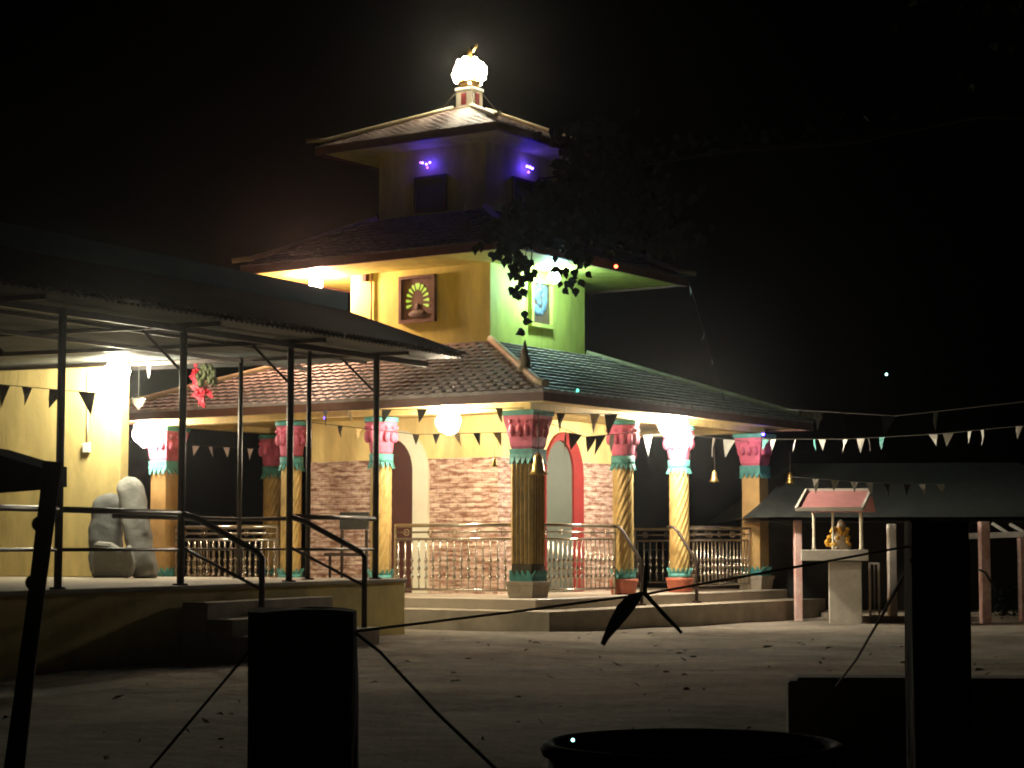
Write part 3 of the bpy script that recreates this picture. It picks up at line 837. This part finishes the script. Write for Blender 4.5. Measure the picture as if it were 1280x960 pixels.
for nm, p, lb in (('cloth_scrap', P(173, 503, 27.2), 'pale heart shaped paper hanging above the far left lamp'), ('cloth_scrap', P(186, 462, 26.8), 'narrow pale strip hanging from the canopy edge')):
    s = MB()
    if '503' in lb or 'heart' in lb: poly = [(-.1, 0, .07), (-.04, 0, .06), (0, .01, .05), (.05, 0, .07), (.1, 0, .05), (.06, .01, -.03), (0, 0, -.1), (-.06, -.01, -.03)]
    else: poly = [(-.025, 0, .1), (.025, 0, .1), (.02, .01, -.05), (0, 0, -.12), (-.02, .01, -.05)]
    s.prism(poly, (0, 0.003, 0)); s.tube([(0, 0, .06), (0, 0, .5)], 0.003, 5)
    tag(s.build(nm, M['flag_light'], loc=p), lb, 'paper ornament')

# ------------------------------------------------------------------ canopy and raised platform at the left
SH = R(22.5)
S0 = Vector((-4.283, 18.95, 0)); PZ = 0.78
SRZ = -SH        # local x = outwards, local y = along the front
def sbox(s, t0, t1, m0, m1, z0, z1): s.box(((m0 + m1) / 2, (t0 + t1) / 2, (z0 + z1) / 2), (m1 - m0, t1 - t0, z1 - z0))
plat = thing('raised_platform', 'raised concrete porch platform with three steps and ochre side', 'platform', S0, SRZ)
s = MB(); sbox(s, -8, 7.32, -8.5, 0.12, -0.3, PZ - 0.052); s.build('platform_body', M['platform'], plat)
s = MB(); sbox(s, -8.03, 7.35, -8.5, 0.15, PZ - 0.05, PZ); s.build('floor_slab', M['concrete'], plat, bevel=0.01)
for k in range(3):
    s = MB(); sbox(s, 1.95, 4.72, 0.154 + 0.30 * k, 0.45 + 0.30 * k, -0.25, PZ - 0.17 * (k + 1)); s.build('step', M['concrete'], plat, bevel=0.008)
canopy = thing('canopy', 'dark sheet metal porch canopy on thin iron posts', 'canopy', S0, SRZ)
def ez(t): return 3.50 + 0.0232 * t
RE = 8.32
def cpost(t, m=0.0, r=0.04):
    s = MB(); s.tube([(m, t, PZ), (m, t, ez(t) - 0.05)], r, 10); s.lathe([(0.08, 0), (0.08, 0.02)], (m, t, PZ), 12); return s.build('post', M['iron'], canopy)
for t in (0, 2.16, 4.49, 6.72): cpost(t)
cpost(6.44, -1.8, r=0.03); cpost(5.87, -0.5, r=0.03)
def corrug(s, m0, z0, m1, z1, t0, t1, per, amp, thick=0.004):
    n = int((t1 - t0) / per * 6); vs = []; fs = []
    for k in range(n + 1):
        t = t0 + (t1 - t0) * k / n; w = ez(t) + amp * math.sin(2 * math.pi * t / per)
        vs += [(m0, t, z0 + w), (m1, t, z1 + w), (m0, t, z0 + w - thick), (m1, t, z1 + w - thick)]
    for k in range(n):
        a = k * 4
        fs += [(a, a + 4, a + 5, a + 1), (a + 2, a + 3, a + 7, a + 6), (a, a + 2, a + 6, a + 4), (a + 1, a + 5, a + 7, a + 3)]
    s.add(vs, fs, smooth=False)
def slab(s, t0, t1, m0, m1, z0, z1):
    vs = [(m, t, ez(t) + z) for z in (z0, z1) for m, t in ((m0, t0), (m1, t0), (m1, t1), (m0, t1))]
    s.add(vs, [(0, 3, 2, 1), (4, 5, 6, 7), (0, 1, 5, 4), (1, 2, 6, 5), (2, 3, 7, 6), (3, 0, 4, 7)])
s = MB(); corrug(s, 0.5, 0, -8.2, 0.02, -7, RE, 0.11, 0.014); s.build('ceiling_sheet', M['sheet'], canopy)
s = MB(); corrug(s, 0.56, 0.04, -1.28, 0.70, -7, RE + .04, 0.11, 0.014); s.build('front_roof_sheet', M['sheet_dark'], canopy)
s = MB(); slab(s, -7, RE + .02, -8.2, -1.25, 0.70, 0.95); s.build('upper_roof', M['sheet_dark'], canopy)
s = MB(); e_ = ez(RE)
s.prism([(0.5, RE, e_ + .025), (-1.26, RE, e_ + .025), (-1.26, RE, e_ + .68)], (0, .02, 0)); s.build('gable_panel', M['sheet_dark'], canopy)
s = MB(); slab(s, RE - .02, RE + .01, -8.2, -1.28, .03, .70); s.build('end_panel', M['sheet_dark'], canopy)
s = MB(); s.bar((0.0, -7, ez(-7) - 0.09), (0.0, RE - .1, ez(RE) - 0.09), 0.05, 0.07); s.build('eave_beam', M['iron'], canopy)
for t in (-0.9, 2.16, 4.49, 6.72):
    s = MB(); z = ez(t); s.bar((0.45, t, z - 0.05), (-8, t, z - 0.05), 0.035, 0.05)
    s.bar((0, t, z - 0.55), (-0.5, t, z - 0.08), 0.025); s.build('rafter', M['iron'], canopy)
s = MB(); s.bar((-1.8, -7, ez(-7) - 0.09), (-1.8, RE - .1, ez(RE) - 0.09), 0.04, 0.05); s.bar((-0.9, -7, ez(-7) - .03), (-0.9, RE - .1, ez(RE) - .03), 0.03, 0.04); s.build('purlin', M['iron'], canopy)
for t0, t1 in ((-2.2, 0), (0, 2.16), (4.49, 6.72)):
    s = MB(); s.tube([(0, t0, 1.53), (0, t1, 1.53)], 0.03, 8); s.tube([(0, t0, 1.15), (0, t1, 1.15)], 0.018, 8); s.build('guard_rail', M['iron'], canopy)
s = MB(); s.tube([(-1.8, 3.6, 1.53), (-1.8, 6.44, 1.53), (-0.5, 5.87, 1.53)], 0.026, 8); s.tube([(-1.8, 3.6, 1.15), (-1.8, 6.44, 1.15), (-0.5, 5.87, 1.15)], 0.014, 8); s.build('guard_rail', M['iron'], canopy)
for t in (2.16, 4.49):
    s = MB(); s.tube([(0, t, 1.53), (0.2, t, 1.47), (0.92, t, 1.12), (0.97, t, 1.06), (0.97, t, 0.24)], 0.033, 8); s.tube([(0, t, 1.18), (0.97, t, 0.74)], 0.018, 8)
    s.build('stair_rail', M['iron'], canopy)
EZ = 3.62
# yellow house wall under the canopy
hw_ = thing('yellow_wall', 'plain yellow plastered wall under the porch canopy at the left edge', 'wall', P(148, 721, 26.5) * 1.0, SRZ)
hw_.location.z = PZ
s = MB(); s.box((-3.6, 0.1, (EZ - PZ - 0.03) / 2), (7.2, 0.2, EZ - PZ - 0.04)); s.build('wall_body', M['yellow'], hw_, bevel=0.012)
s = MB(); s.box((-0.52, -0.02, 1.72), (0.11, 0.035, 0.13)); s.build('socket_box', M['white'], hw_, bevel=0.006)
s = MB(); s.tube([(-0.52, -0.008, 1.78), (-0.52, -0.008, 2.75)], 0.01, 6); s.build('conduit', M['cream'], hw_)
# rolled mats leaning at the wall corner
def roll(name, label, base, top, w, d, m, seed, flat=0.5):
    """a limp bundle: rounded slab section, sagging folds, from base to top"""
    rr = random.Random(seed); base, top = Vector(base), Vector(top); ax = (top - base); ln = ax.length; ax.normalize()
    sx = ax.cross(Vector((0, 1, 0))).normalized(); sy = sx.cross(ax)
    n, k = 26, 28; vs = []; fs = []; ph = [rr.uniform(0, 6) for _ in range(6)]
    for i in range(n + 1):
        t = i / n; e = min(1, min(t * 5 + .35, (1 - t) * 6 + .0)); e = math.sqrt(max(.02, e * (2 - e)))
        c = base + ax * (ln * t) + sx * (.02 * math.sin(t * 5 + ph[0]))
        for j in range(k):
            a = 2 * math.pi * j / k; ca, sa = math.cos(a), math.sin(a)
            q = (abs(ca) ** (2 / flat * .8) + abs(sa) ** (2 / flat * .8)) ** (-flat / 2 / .8)
            f = 1 + .025 * math.sin(3 * a + ph[1] + t * 7) + .02 * math.sin(t * 38 + 2 * math.sin(a * 2 + ph[2])) + .03 * math.sin(5 * a - t * 17 + ph[3])
            if 0.30 < t < 0.36 or 0.68 < t < 0.73: f *= .955
            vs.append(c - base + (sx * (w * ca) + sy * (d * sa)) * (q * f * e))
    for i in range(n):
        for j in range(k):
            a, b = i * k + j, i * k + (j + 1) % k; fs.append((a, b, b + k, a + k))
    fs += [tuple(range(k))[::-1], tuple(n * k + j for j in range(k))]
    s = MB(); s.add(vs, fs, smooth=True)
    return tag(s.build(name, m, loc=base), label, 'mat')
roll('rolled_mat', 'tall pale rolled mat leaning at the corner of the yellow wall', P(184, 722, 25.6), P(158, 597, 26.2), 0.172, 0.15, M['cloth_white'], 1)
roll('rolled_mat', 'darker rolled mat standing behind the tall pale roll', P(133, 722, 26.0), P(136, 617, 26.35), 0.215, 0.14, M['cloth_grey'], 2, flat=0.4)
s = MB(); vs_ = []
poly = [(-.26, 0, -.02), (.22, 0, -.06), (.28, 0, .1), (.20, 0, .36), (.08, 0, .30), (-.05, 0, .38), (-.24, 0, .40)]
s.prism(poly, (0, .24, .02)); 
sk = s.build('cloth_sack', M['cloth_white'], loc=P(140, 718, 25.3), bevel=.03); sk.location.z = PZ + .06
tag(sk, 'pale folded sack lying at the foot of the rolled mats', 'sack')
# red ribbon with dark garland
gar = thing('hanging_garland', 'red ribbon and dark garland hanging from the canopy', 'garland', P(258, 478, 27.0))
s = MB(); rr = random.Random(9)
for (x0_, z0_), (x1_, z1_), n_, w_ in (((-.13, .24), (-.18, .08), 9, .03), ((-.18, .08), (-.13, -.10), 9, .035), ((-.15, -.08), (-.02, -.16), 9, .05), ((-.14, -.16), (-.04, -.26), 9, .055), ((.0, -.1), (.05, -.2), 6, .035), ((-.06, -.26), (-.02, -.33), 4, .025)):
    for k in range(n_):
        t = k / (n_ - 1); a_ = Vector((x0_ + (x1_ - x0_) * t + rr.gauss(0, .012), rr.gauss(0, .02), z0_ + (z1_ - z0_) * t + rr.gauss(0, .012)))
        d_ = Vector((rr.gauss(0, 1), rr.gauss(0, .6), rr.gauss(0, 1))).normalized() * w_ * 1.5; e_ = d_.cross(Vector((rr.gauss(0, .4), 1, rr.gauss(0, .4)))).normalized() * w_ * .8
        s.prism([a_ - d_, a_ + e_, a_ + d_, a_ - e_], (0, .004, 0))
s.build('ribbon', M['ribbon_red'], gar)
s = MB(); rr = random.Random(8)
for k in range(60):
    an = rr.uniform(-0.3, math.pi + 0.3); r_ = rr.uniform(0.04, 0.13)
    s.ball((0.0 + r_ * math.cos(an), rr.uniform(-.03, .03), 0.02 + 0.22 * math.sin(an) * r_ / 0.13), 0.03, 6, 4, (1, .6, 1.5))
s.build('garland_leaves', M['garland'], gar)
s = MB(); s.tube([(0.0, 0, .2), (0.0, 0, .42)], 0.006, 5); s.build('cord', M['rope'], gar)
# dark stands in front of the left stone wall
st = thing('notice_stand', 'dark board on thin iron legs before the left stone wall', 'stand', TL(0.75, 3.72, FLOOR), PHI + R(90))
s = MB(); s.box((0, 0, 1.12), (0.56, 0.04, 0.27)); s.build('board', M['screen'], st, bevel=0.006)
for x in (-0.24, 0.24):
    s = MB(); s.bar((x, 0, 0), (x, 0, 0.98), 0.035); s.build('leg', M['iron'], st)
s = MB(); s.box((0.28, -0.1, 0.60), (0.6, 0.25, 0.05)); s.build('shelf', M['iron'], st)
s = MB(); s.bar((0.56, -0.1, 0), (0.56, -0.1, 0.58), 0.03); s.build('leg', M['iron'], st)

# ------------------------------------------------------------------ small shrine on a pedestal
sp = P(1057, 778, 31.2); sp.z = 0
shr = thing('small_shrine', 'small rose roofed shrine on a whitewashed pedestal', 'shrine', sp, R(-8))
def upx(px): return px / F * 31.2
s = MB(); s.box((0, 0.05, 0.46), (0.50, 0.5, 1.0)); s.build('pedestal', M['whitewash'], shr, bevel=0.01)
s = MB(); s.box((-0.16, 0, 1.055), (1.02, 0.82, 0.17)); s.build('slab', M['whitewash'], shr, bevel=0.01)
for x, y in ((-0.47, -0.3), (0.26, -0.3), (-0.18, -0.3), (-0.47, 0.3), (0.26, 0.3)):
    s = MB(); s.lathe([(0.03, 0), (0.022, 0.04), (0.018, 0.3), (0.022, 0.54), (0.03, 0.57)], (x, y, 1.143), 10); s.build('pillar', M['cream'], shr)
s = MB()
A = [(-0.74, -0.5, 1.73), (0.26, -0.5, 1.73), (0.42, 0.0, 2.03), (-0.58, 0.0, 2.03)]
s.prism(A, (0, 0, 0.04)); B = [(-0.58, 0.004, 2.03), (0.42, 0.004, 2.03), (0.5, 0.5, 1.73), (-0.5, 0.5, 1.73)]; s.prism(B, (0, 0, 0.04)); rf = s.build('roof', M['pinkroof'], shr)
s = MB()
for a, b in ((A[0], A[1]), (A[1], A[2]), (A[0], A[3]), (A[3], A[2])): s.bar(Vector(a) + Vector((0, -.01, .03)), Vector(b) + Vector((0, -.01, .03)), 0.035, 0.06)
s.build('edge_trim', M['whitewash'], rf)
idol = thing('statuette', 'small figurine heaped with yellow and white flowers inside the shrine', 'figurine', sp + Vector((-0.07, -0.12, 1.14)))
s = MB(); s.lathe([(0.14, 0), (0.15, 0.05), (0.1, 0.14), (0.12, 0.22), (0.05, 0.30), (0.07, 0.36), (0.05, 0.43), (0.01, 0.47)], (0, 0, 0), 14); s.build('figurine_body', M['flower_w'], idol)
s = MB(); rr = random.Random(2)
for k in range(34):
    an = rr.uniform(0, 2 * math.pi); z = rr.uniform(0, 0.3); r_ = 0.2 - z * 0.3
    s.ball((r_ * math.cos(an) - 0.08 + z * .2, r_ * .6 * math.sin(an) - .05, z + .03), 0.034, 7, 5)
s.build('flower_garland', M['flower_y'], idol)

# ------------------------------------------------------------------ low old house at the right
lh = thing('low_house', 'low dark roofed old house with pale veranda posts', 'house', (0, 0, 0))
x0, x1 = 3.9, 10.0
s = MB(); ez, rz_ = 1.66, 2.70
s.add([(x0, 32.4, ez), (x1, 31.6, ez), (x1 - .9, 36.0, rz_), (x0 + 1.2, 36.4, rz_), (x0, 40, ez), (x1, 40, ez)] , [(0, 1, 2, 3), (3, 2, 5, 4), (0, 3, 4), (1, 5, 2)])
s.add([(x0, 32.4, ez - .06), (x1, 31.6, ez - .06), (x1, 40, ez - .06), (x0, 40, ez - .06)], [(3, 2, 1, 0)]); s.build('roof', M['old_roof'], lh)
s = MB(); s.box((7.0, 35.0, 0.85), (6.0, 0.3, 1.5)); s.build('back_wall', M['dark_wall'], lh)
s = MB(); s.box((7.5, 33.4, 0.02), (4.6, 3.4, 0.15)); s.build('plinth', M['concrete'], lh)
def hpost(px, py, top, D, w, m):
    p = P(px, py, D); t = P(px, top, D).z
    s = MB(); s.box((p.x, D, t / 2 - 0.02), (w, w, t + 0.04), R(6)); return s.build('post', m, lh, bevel=0.012)
hpost(1232, 778, 652, 31.3, 0.15, M['pink_white']); hpost(1281, 777, 672, 31.4, 0.15, M['pink_white'])
hpost(998, 755, 650, 32.6, 0.12, M['pink_white']); hpost(1116, 775, 655, 31.9, 0.13, M['whitewash'])
s = MB(); a = P(1188, 671, 31.7); b = P(1300, 667, 31.5); s.bar(a, b, 0.07, 0.09); s.bar(P(1240, 654, 31.8), P(1262, 668, 31.7), 0.05); s.bar(P(1262, 655, 31.8), P(1285, 668, 31.7), 0.05); s.build('cross_beam', M['whitewash'], lh)
gt = thing('small_gate', 'narrow white metal gate leaf between the shrine and the post', 'gate', P(1088, 772, 31.7))
s = MB(); w_ = 0.14
for x in (0, w_): s.bar((x, 0, 0), (x, 0, 0.86), 0.03)
s.bar((0, 0, 0.03), (w_, 0, 0.03), 0.03); s.bar((0, 0, 0.85), (w_, 0, 0.85), 0.03); s.build('gate_frame', M['whitewash'], gt)
s = MB(); s.bar((w_ / 2, 0, 0.03), (w_ / 2, 0, 0.85), 0.012); s.build('gate_bar', M['whitewash'], gt)
for px, r_, lb in ((1255, 0.42, 'leafy dark bush between the two pink posts'),):
    p = P(px, 778, 32.0)
    bsh = thing('bush', lb, 'bush', (p.x, 32.0, 0.0)); s = MB(); rr = random.Random(4)
    for k in range(420):
        v = Vector((rr.gauss(0, 1), rr.gauss(0, 1), rr.gauss(0, 1))).normalized() * r_ * rr.uniform(.4, 1) ; v.z = abs(v.z) * 1.7 + .05
        d = Vector((rr.uniform(-1, 1), rr.uniform(-1, 1), rr.uniform(-.4, .6))).normalized() * 0.05; e = d.cross(Vector((rr.uniform(-1, 1), .3, 1))).normalized() * 0.022
        s.add([v - d, v + e, v + d, v - e], [(0, 1, 2, 3)])
    s.build('foliage', M['leaf'], bsh)
    s = MB(); s.tube([(0, 0, 0), (0.03, 0, .5)], 0.03, 6); s.build('stem', M['bark'], bsh)

# ------------------------------------------------------------------ overhanging tree
tree = thing('tree', 'dark broad leaved tree with a branch hanging before the green wall', 'tree', (7.6, 24.5, 0))
o_ = Vector((7.6, 24.5, 0)); s = MB()
s.tube([(0, 0, -.1), (0.1, 0, 2), (-.1, .2, 5), (-.6, .5, 8), (-1.6, .8, 10.5)], [.38, .3, .27, .22, .15], 12)
s.tube([(-.35, .35, 6.6), (-1.6, .7, 6.7), (-3.2, 1.1, 6.42), (-4.8, 1.4, 6.36), (-6.0, 1.6, 6.18), (-6.8, 1.7, 6.10), (-7.25, 1.7, 6.04)], [.11, .055, .036, .026, .02, .015, .01], 8)
s.build('trunk', M['bark'], tree)
s = MB(); rr = random.Random(21)
def leaf(p, L_):
    d = Vector((rr.gauss(0, .5), rr.gauss(0, .5), -1 + rr.gauss(0, .45))).normalized()
    w = d.cross(Vector((rr.gauss(0, .5), 1, rr.gauss(0, .3)))).normalized()
    n_ = d.cross(w)
    pts = [(0, 0), (.18, .34), (.45, .40), (.72, .2), (1.05, 0), (.72, -.2), (.45, -.40), (.18, -.34)]
    vs = [p + d * (a * L_) + w * (b * L_) + n_ * (0.25 * abs(b) * L_) for a, b in pts]
    s.add(vs, [(0, 1, 2, 3, 4), (0, 4, 5, 6, 7)])
def cluster(u, v, ru, rv, n, D=26.2, L_=0.125):
    tips = []
    for k in range(n):
        p = P(u + rr.gauss(0, ru), v + rr.gauss(0, rv), D + rr.uniform(-.3, .3)) - o_
        leaf(p, L_ * rr.uniform(.75, 1.25)); tips.append(p)
    return tips
tips = []
for args in ((618, 312, 8, 5, 12), (632, 318, 9, 6, 14), (648, 322, 10, 9, 20), (652, 344, 8, 10, 20), (640, 300, 25, 4, 26), (664, 300, 22, 4, 18), (664, 342, 4, 8, 4), (711, 311, 9, 6, 14), (718, 328, 9, 8, 13), (722, 345, 6, 7, 6), (697, 334, 3, 6, 3), (708, 352, 6, 4, 4), (655, 400, 2, 7, 3), (646, 365, 5, 5, 4)):
    tips += cluster(*args)
for args in ((738, 166, 20, 11, 150, 25.4, .15), (756, 206, 28, 14, 230, 25.4, .15), (705, 248, 26, 11, 200, 25.4, .15), (668, 272, 26, 9, 130, 25.5, .14), (780, 250, 40, 14, 240, 25.3, .15), (725, 280, 40, 10, 220, 25.5, .14), (820, 296, 26, 8, 110, 25.3, .14), (652, 285, 20, 8, 90, 25.8, .13)):
    tips += cluster(*args)
for k in range(620):
    base = Vector((rr.gauss(-.2, .8), rr.gauss(.3, 1), rr.uniform(7.2, 10.5)))
    leaf(base, 0.16)
for k in range(60):
    t = rr.random() ** .5; base = Vector((-1.6 - 5.4 * t, .7 + t, 6.9 - .7 * t))
    leaf(base + Vector((rr.gauss(0, .1), rr.gauss(0, .1), rr.gauss(0, .08))), 0.12)
s.build('crown', M['leaf'], tree)
s = MB(); hub = P(668, 292, 26.2) - o_
for k, (u, v) in enumerate(((618, 308), (640, 312), (652, 335), (700, 312), (722, 338), (656, 400), (690, 325))):
    e = P(u, v, 26.2) - o_; s.tube([hub, hub.lerp(e, .5) + Vector((0, 0, .06)), e], [.01, .007, .004], 5)
s.build('twig', M['bark'], tree)

# ------------------------------------------------------------------ dark foreground
def rough_post(name, label, px, D, top_px, w, cat='post', lean=(0, 0), square=False, seed=0, m=None):
    rr = random.Random(seed); p = P(px, 900, D); top = P(px, top_px, D).z
    o = MB(); n = 20 if not square else 4; k = 16; vs = []; fs = []
    for i in range(k + 1):
        z = -0.15 + (top + 0.15) * i / k
        for j in range(20):
            t = 2 * math.pi * j / 20
            if square:
                q = max(abs(math.cos(t)), abs(math.sin(t))); r_ = w / 2 / q ** 0.97
            else: r_ = w / 2
            r_ *= 1 + 0.022 * math.sin(3 * t + i * .5 + seed) + rr.uniform(-.012, .012)
            if i == k: r_ *= 0.98
            vs.append((r_ * math.cos(t) + lean[0] * z, r_ * math.sin(t) + lean[1] * z, z + (rr.uniform(-.004, .004) if i == k else 0)))
    for i in range(k):
        for j in range(20):
            a, b = i * 20 + j, i * 20 + (j + 1) % 20
            fs.append((a, b, b + 20, a + 20))
    fs.append(tuple(k * 20 + j for j in range(20)))
    o.add(vs, fs)
    return tag(o.build(name, m or M['wood_dark'], loc=(p.x, D, 0)), label, cat)
rough_post('wooden_post', 'thick black wooden post standing nearest, left of centre', 380, 4.0, 762, 0.205, square=True, seed=1)
rough_post('wooden_post', 'tall black square post in the right foreground', 1173.5, 4.8, 652, 0.137, square=True, seed=2)
bp2 = thing('crooked_pole', 'crooked bare tree pole carrying a dark board at far left', 'pole', (P(20, 960, 7.2).x, 7.2, 0))
o2 = bp2.location.copy(); s = MB()
a = [P(4, 1080, 7.2), P(18, 960, 7.2), P(34, 830, 7.2), P(46, 740, 7.2), P(56, 660, 7.2), P(61, 620, 7.2), P(66, 577, 7.2)]
s.tube([p - o2 for p in a], [.045, .037, .031, .03, .032, .032, .036], 10)
for u, v in ((44, 655), (36, 728)): s.ball(P(u + 5, v, 7.18) - o2, 0.028, 8, 6)
s.build('trunk', M['wood_dark'], bp2)
s = MB(); s.prism([P(-160, 545, 7.3) - o2, P(-20, 563, 7.3) - o2, P(57, 586, 7.3) - o2, P(57, 612, 7.3) - o2, P(-20, 618, 7.3) - o2, P(-160, 622, 7.3) - o2], (0, 0.35, 0.02)); s.build('board', M['wood_dark'], bp2)
# low cement block wall and black drum
wl = MB(); p = P(1000, 858, 10.0); top = p.z
wl.box((p.x + 1.6, 10.4, top / 2 - .1), (3.2, 0.22, top + .2), R(-4))
for k in range(4): wl.box((p.x + 0.42 + k * 0.8, 10.37 - 0.055 * k, top + 0.012), (0.78, 0.27, 0.03), R(-4))
tag(wl.build('block_wall', M['block'], bevel=0.01), 'low cement block wall behind the right foreground post', 'wall')
dr = thing('drum', 'round black drum whose rim shows at the bottom edge', 'drum', (P(865, 935, 3.3).x, 3.3, 0))
tz = P(865, 920, 3.53).z
s = MB(); r_ = 0.235; s.lathe([(r_ * .98, 0), (r_, .02), (r_, tz * .33), (r_ * 1.02, tz * .35), (r_, tz * .37), (r_, tz * .66), (r_ * 1.02, tz * .68), (r_, tz * .7), (r_, tz - .01), (r_ * .95, tz - .01), (r_ * .93, tz - .3)], (0, 0, 0), 40); s.build('drum_body', M['drum'], dr)
s = MB(); s.tube([(r_ * math.cos(2 * math.pi * k / 48), r_ * math.sin(2 * math.pi * k / 48), tz) for k in range(49)], 0.013, 8, cap=False); s.build('rim', M['drum'], dr)
s = MB(); s.ball((0, 0, 0), 0.0028, 8, 6); tag(s.build('indicator_light', M['g_star'], loc=P(716, 925, 3.3)), 'pinpoint light glinting by the drum rim', 'light')  # glowing ball painted in as a glint on the rim
# ropes
def rope(label, pts, r=0.006, sag=0.0):
    s = MB(); pts = [Vector(q) for q in pts]; n = 24; out = []
    for k in range(n + 1):
        t = k / n * (len(pts) - 1); i = min(int(t), len(pts) - 2); f = k / n
        out.append(pts[i].lerp(pts[i + 1], t - i) - Vector((0, 0, sag * 4 * f * (1 - f))) - pts[0])
    s.tube(out, r, 6)
    return tag(s.build('rope', M['rope'], loc=pts[0]), label, 'rope', 'ropes tied to the foreground posts')
rope('rope strung from the thick post across to the right post', [P(445, 789, 4.0), P(640, 765, 4.2), P(805, 743, 4.35), P(955, 716, 4.5), P(1140, 682, 4.8)], 0.003)
rope('rope running down to the right from the thick post', [P(443, 790, 3.95), P(475, 815, 3.8), P(545, 890, 3.5), P(650, 990, 3.0)], 0.003)
rope('rope running down to the left from the thick post', [P(318, 805, 4.0), P(300, 828, 3.9), P(190, 958, 3.6), P(150, 1010, 3.4)], 0.0028)
rope('thin rope from the right post down to the block wall', [P(1140, 700, 4.75), P(1105, 765, 6.0), P(1070, 825, 8.0), P(1044, 859, 10.2)], 0.005)
rope('thin rope tied round the pink post right of the black post', [P(1224, 712, 31.1), P(1232, 716, 31.1), P(1246, 740, 31.2)], 0.02)
lf = thing('dry_leaf_sprig', 'dry curled leaf and twig knotted on the strung rope', 'leaf', P(803, 744, 4.34))
o3 = lf.location.copy(); s = MB()
prof = [(803, 740, 4), (792, 748, 16), (780, 762, 19), (768, 780, 14), (758, 796, 8), (753, 806, 6)]
vs = []; fs = []
for u, v, w in prof:
    k = w / F * 4.34
    c = P(u, v, 4.33) - o3; q = Vector((0.8, 0, -0.5))
    vs += [c - q * k * .55, c + Vector((0, -k * .28, 0)), c + q * k * .55, c + Vector((0, k * .2, 0))]
for i in range(len(prof) - 1):
    for j in range(4):
        a, b = i * 4 + j, i * 4 + (j + 1) % 4
        fs.append((a, b, b + 4, a + 4))
fs += [(3, 2, 1, 0), tuple(len(vs) - 4 + j for j in range(4))]
s.add(vs, fs, smooth=True); s.build('leaf_blade', M['wood_dark'], lf)
s = MB(); s.tube([P(808, 690, 4.34) - o3, P(806, 742, 4.34) - o3, P(830, 768, 4.34) - o3, P(852, 791, 4.34) - o3], [.003, .006, .005, .004], 6); s.build('twig', M['wood_dark'], lf)

# ------------------------------------------------------------------ added haze box, imitates lens glow round the lamps
s = MB(); s.box((0, 32, 8.0), (70, 84, 18.6))
hz = s.build('haze', bpy.data.materials.new('haze'))
hz.data.materials[0].use_nodes = True
nt = hz.data.materials[0].node_tree; nt.nodes.clear()
vo = nt.nodes.new('ShaderNodeVolumePrincipled'); ou = nt.nodes.new('ShaderNodeOutputMaterial')
vo.inputs['Color'].default_value = (0.95, 0.95, 0.95, 1); vo.inputs['Density'].default_value = 0.00032; vo.inputs['Anisotropy'].default_value = 0.95
nt.links.new(vo.outputs[0], ou.inputs['Volume'])
tag(hz, 'thin night haze glowing around the lamps', 'haze', kind='stuff')
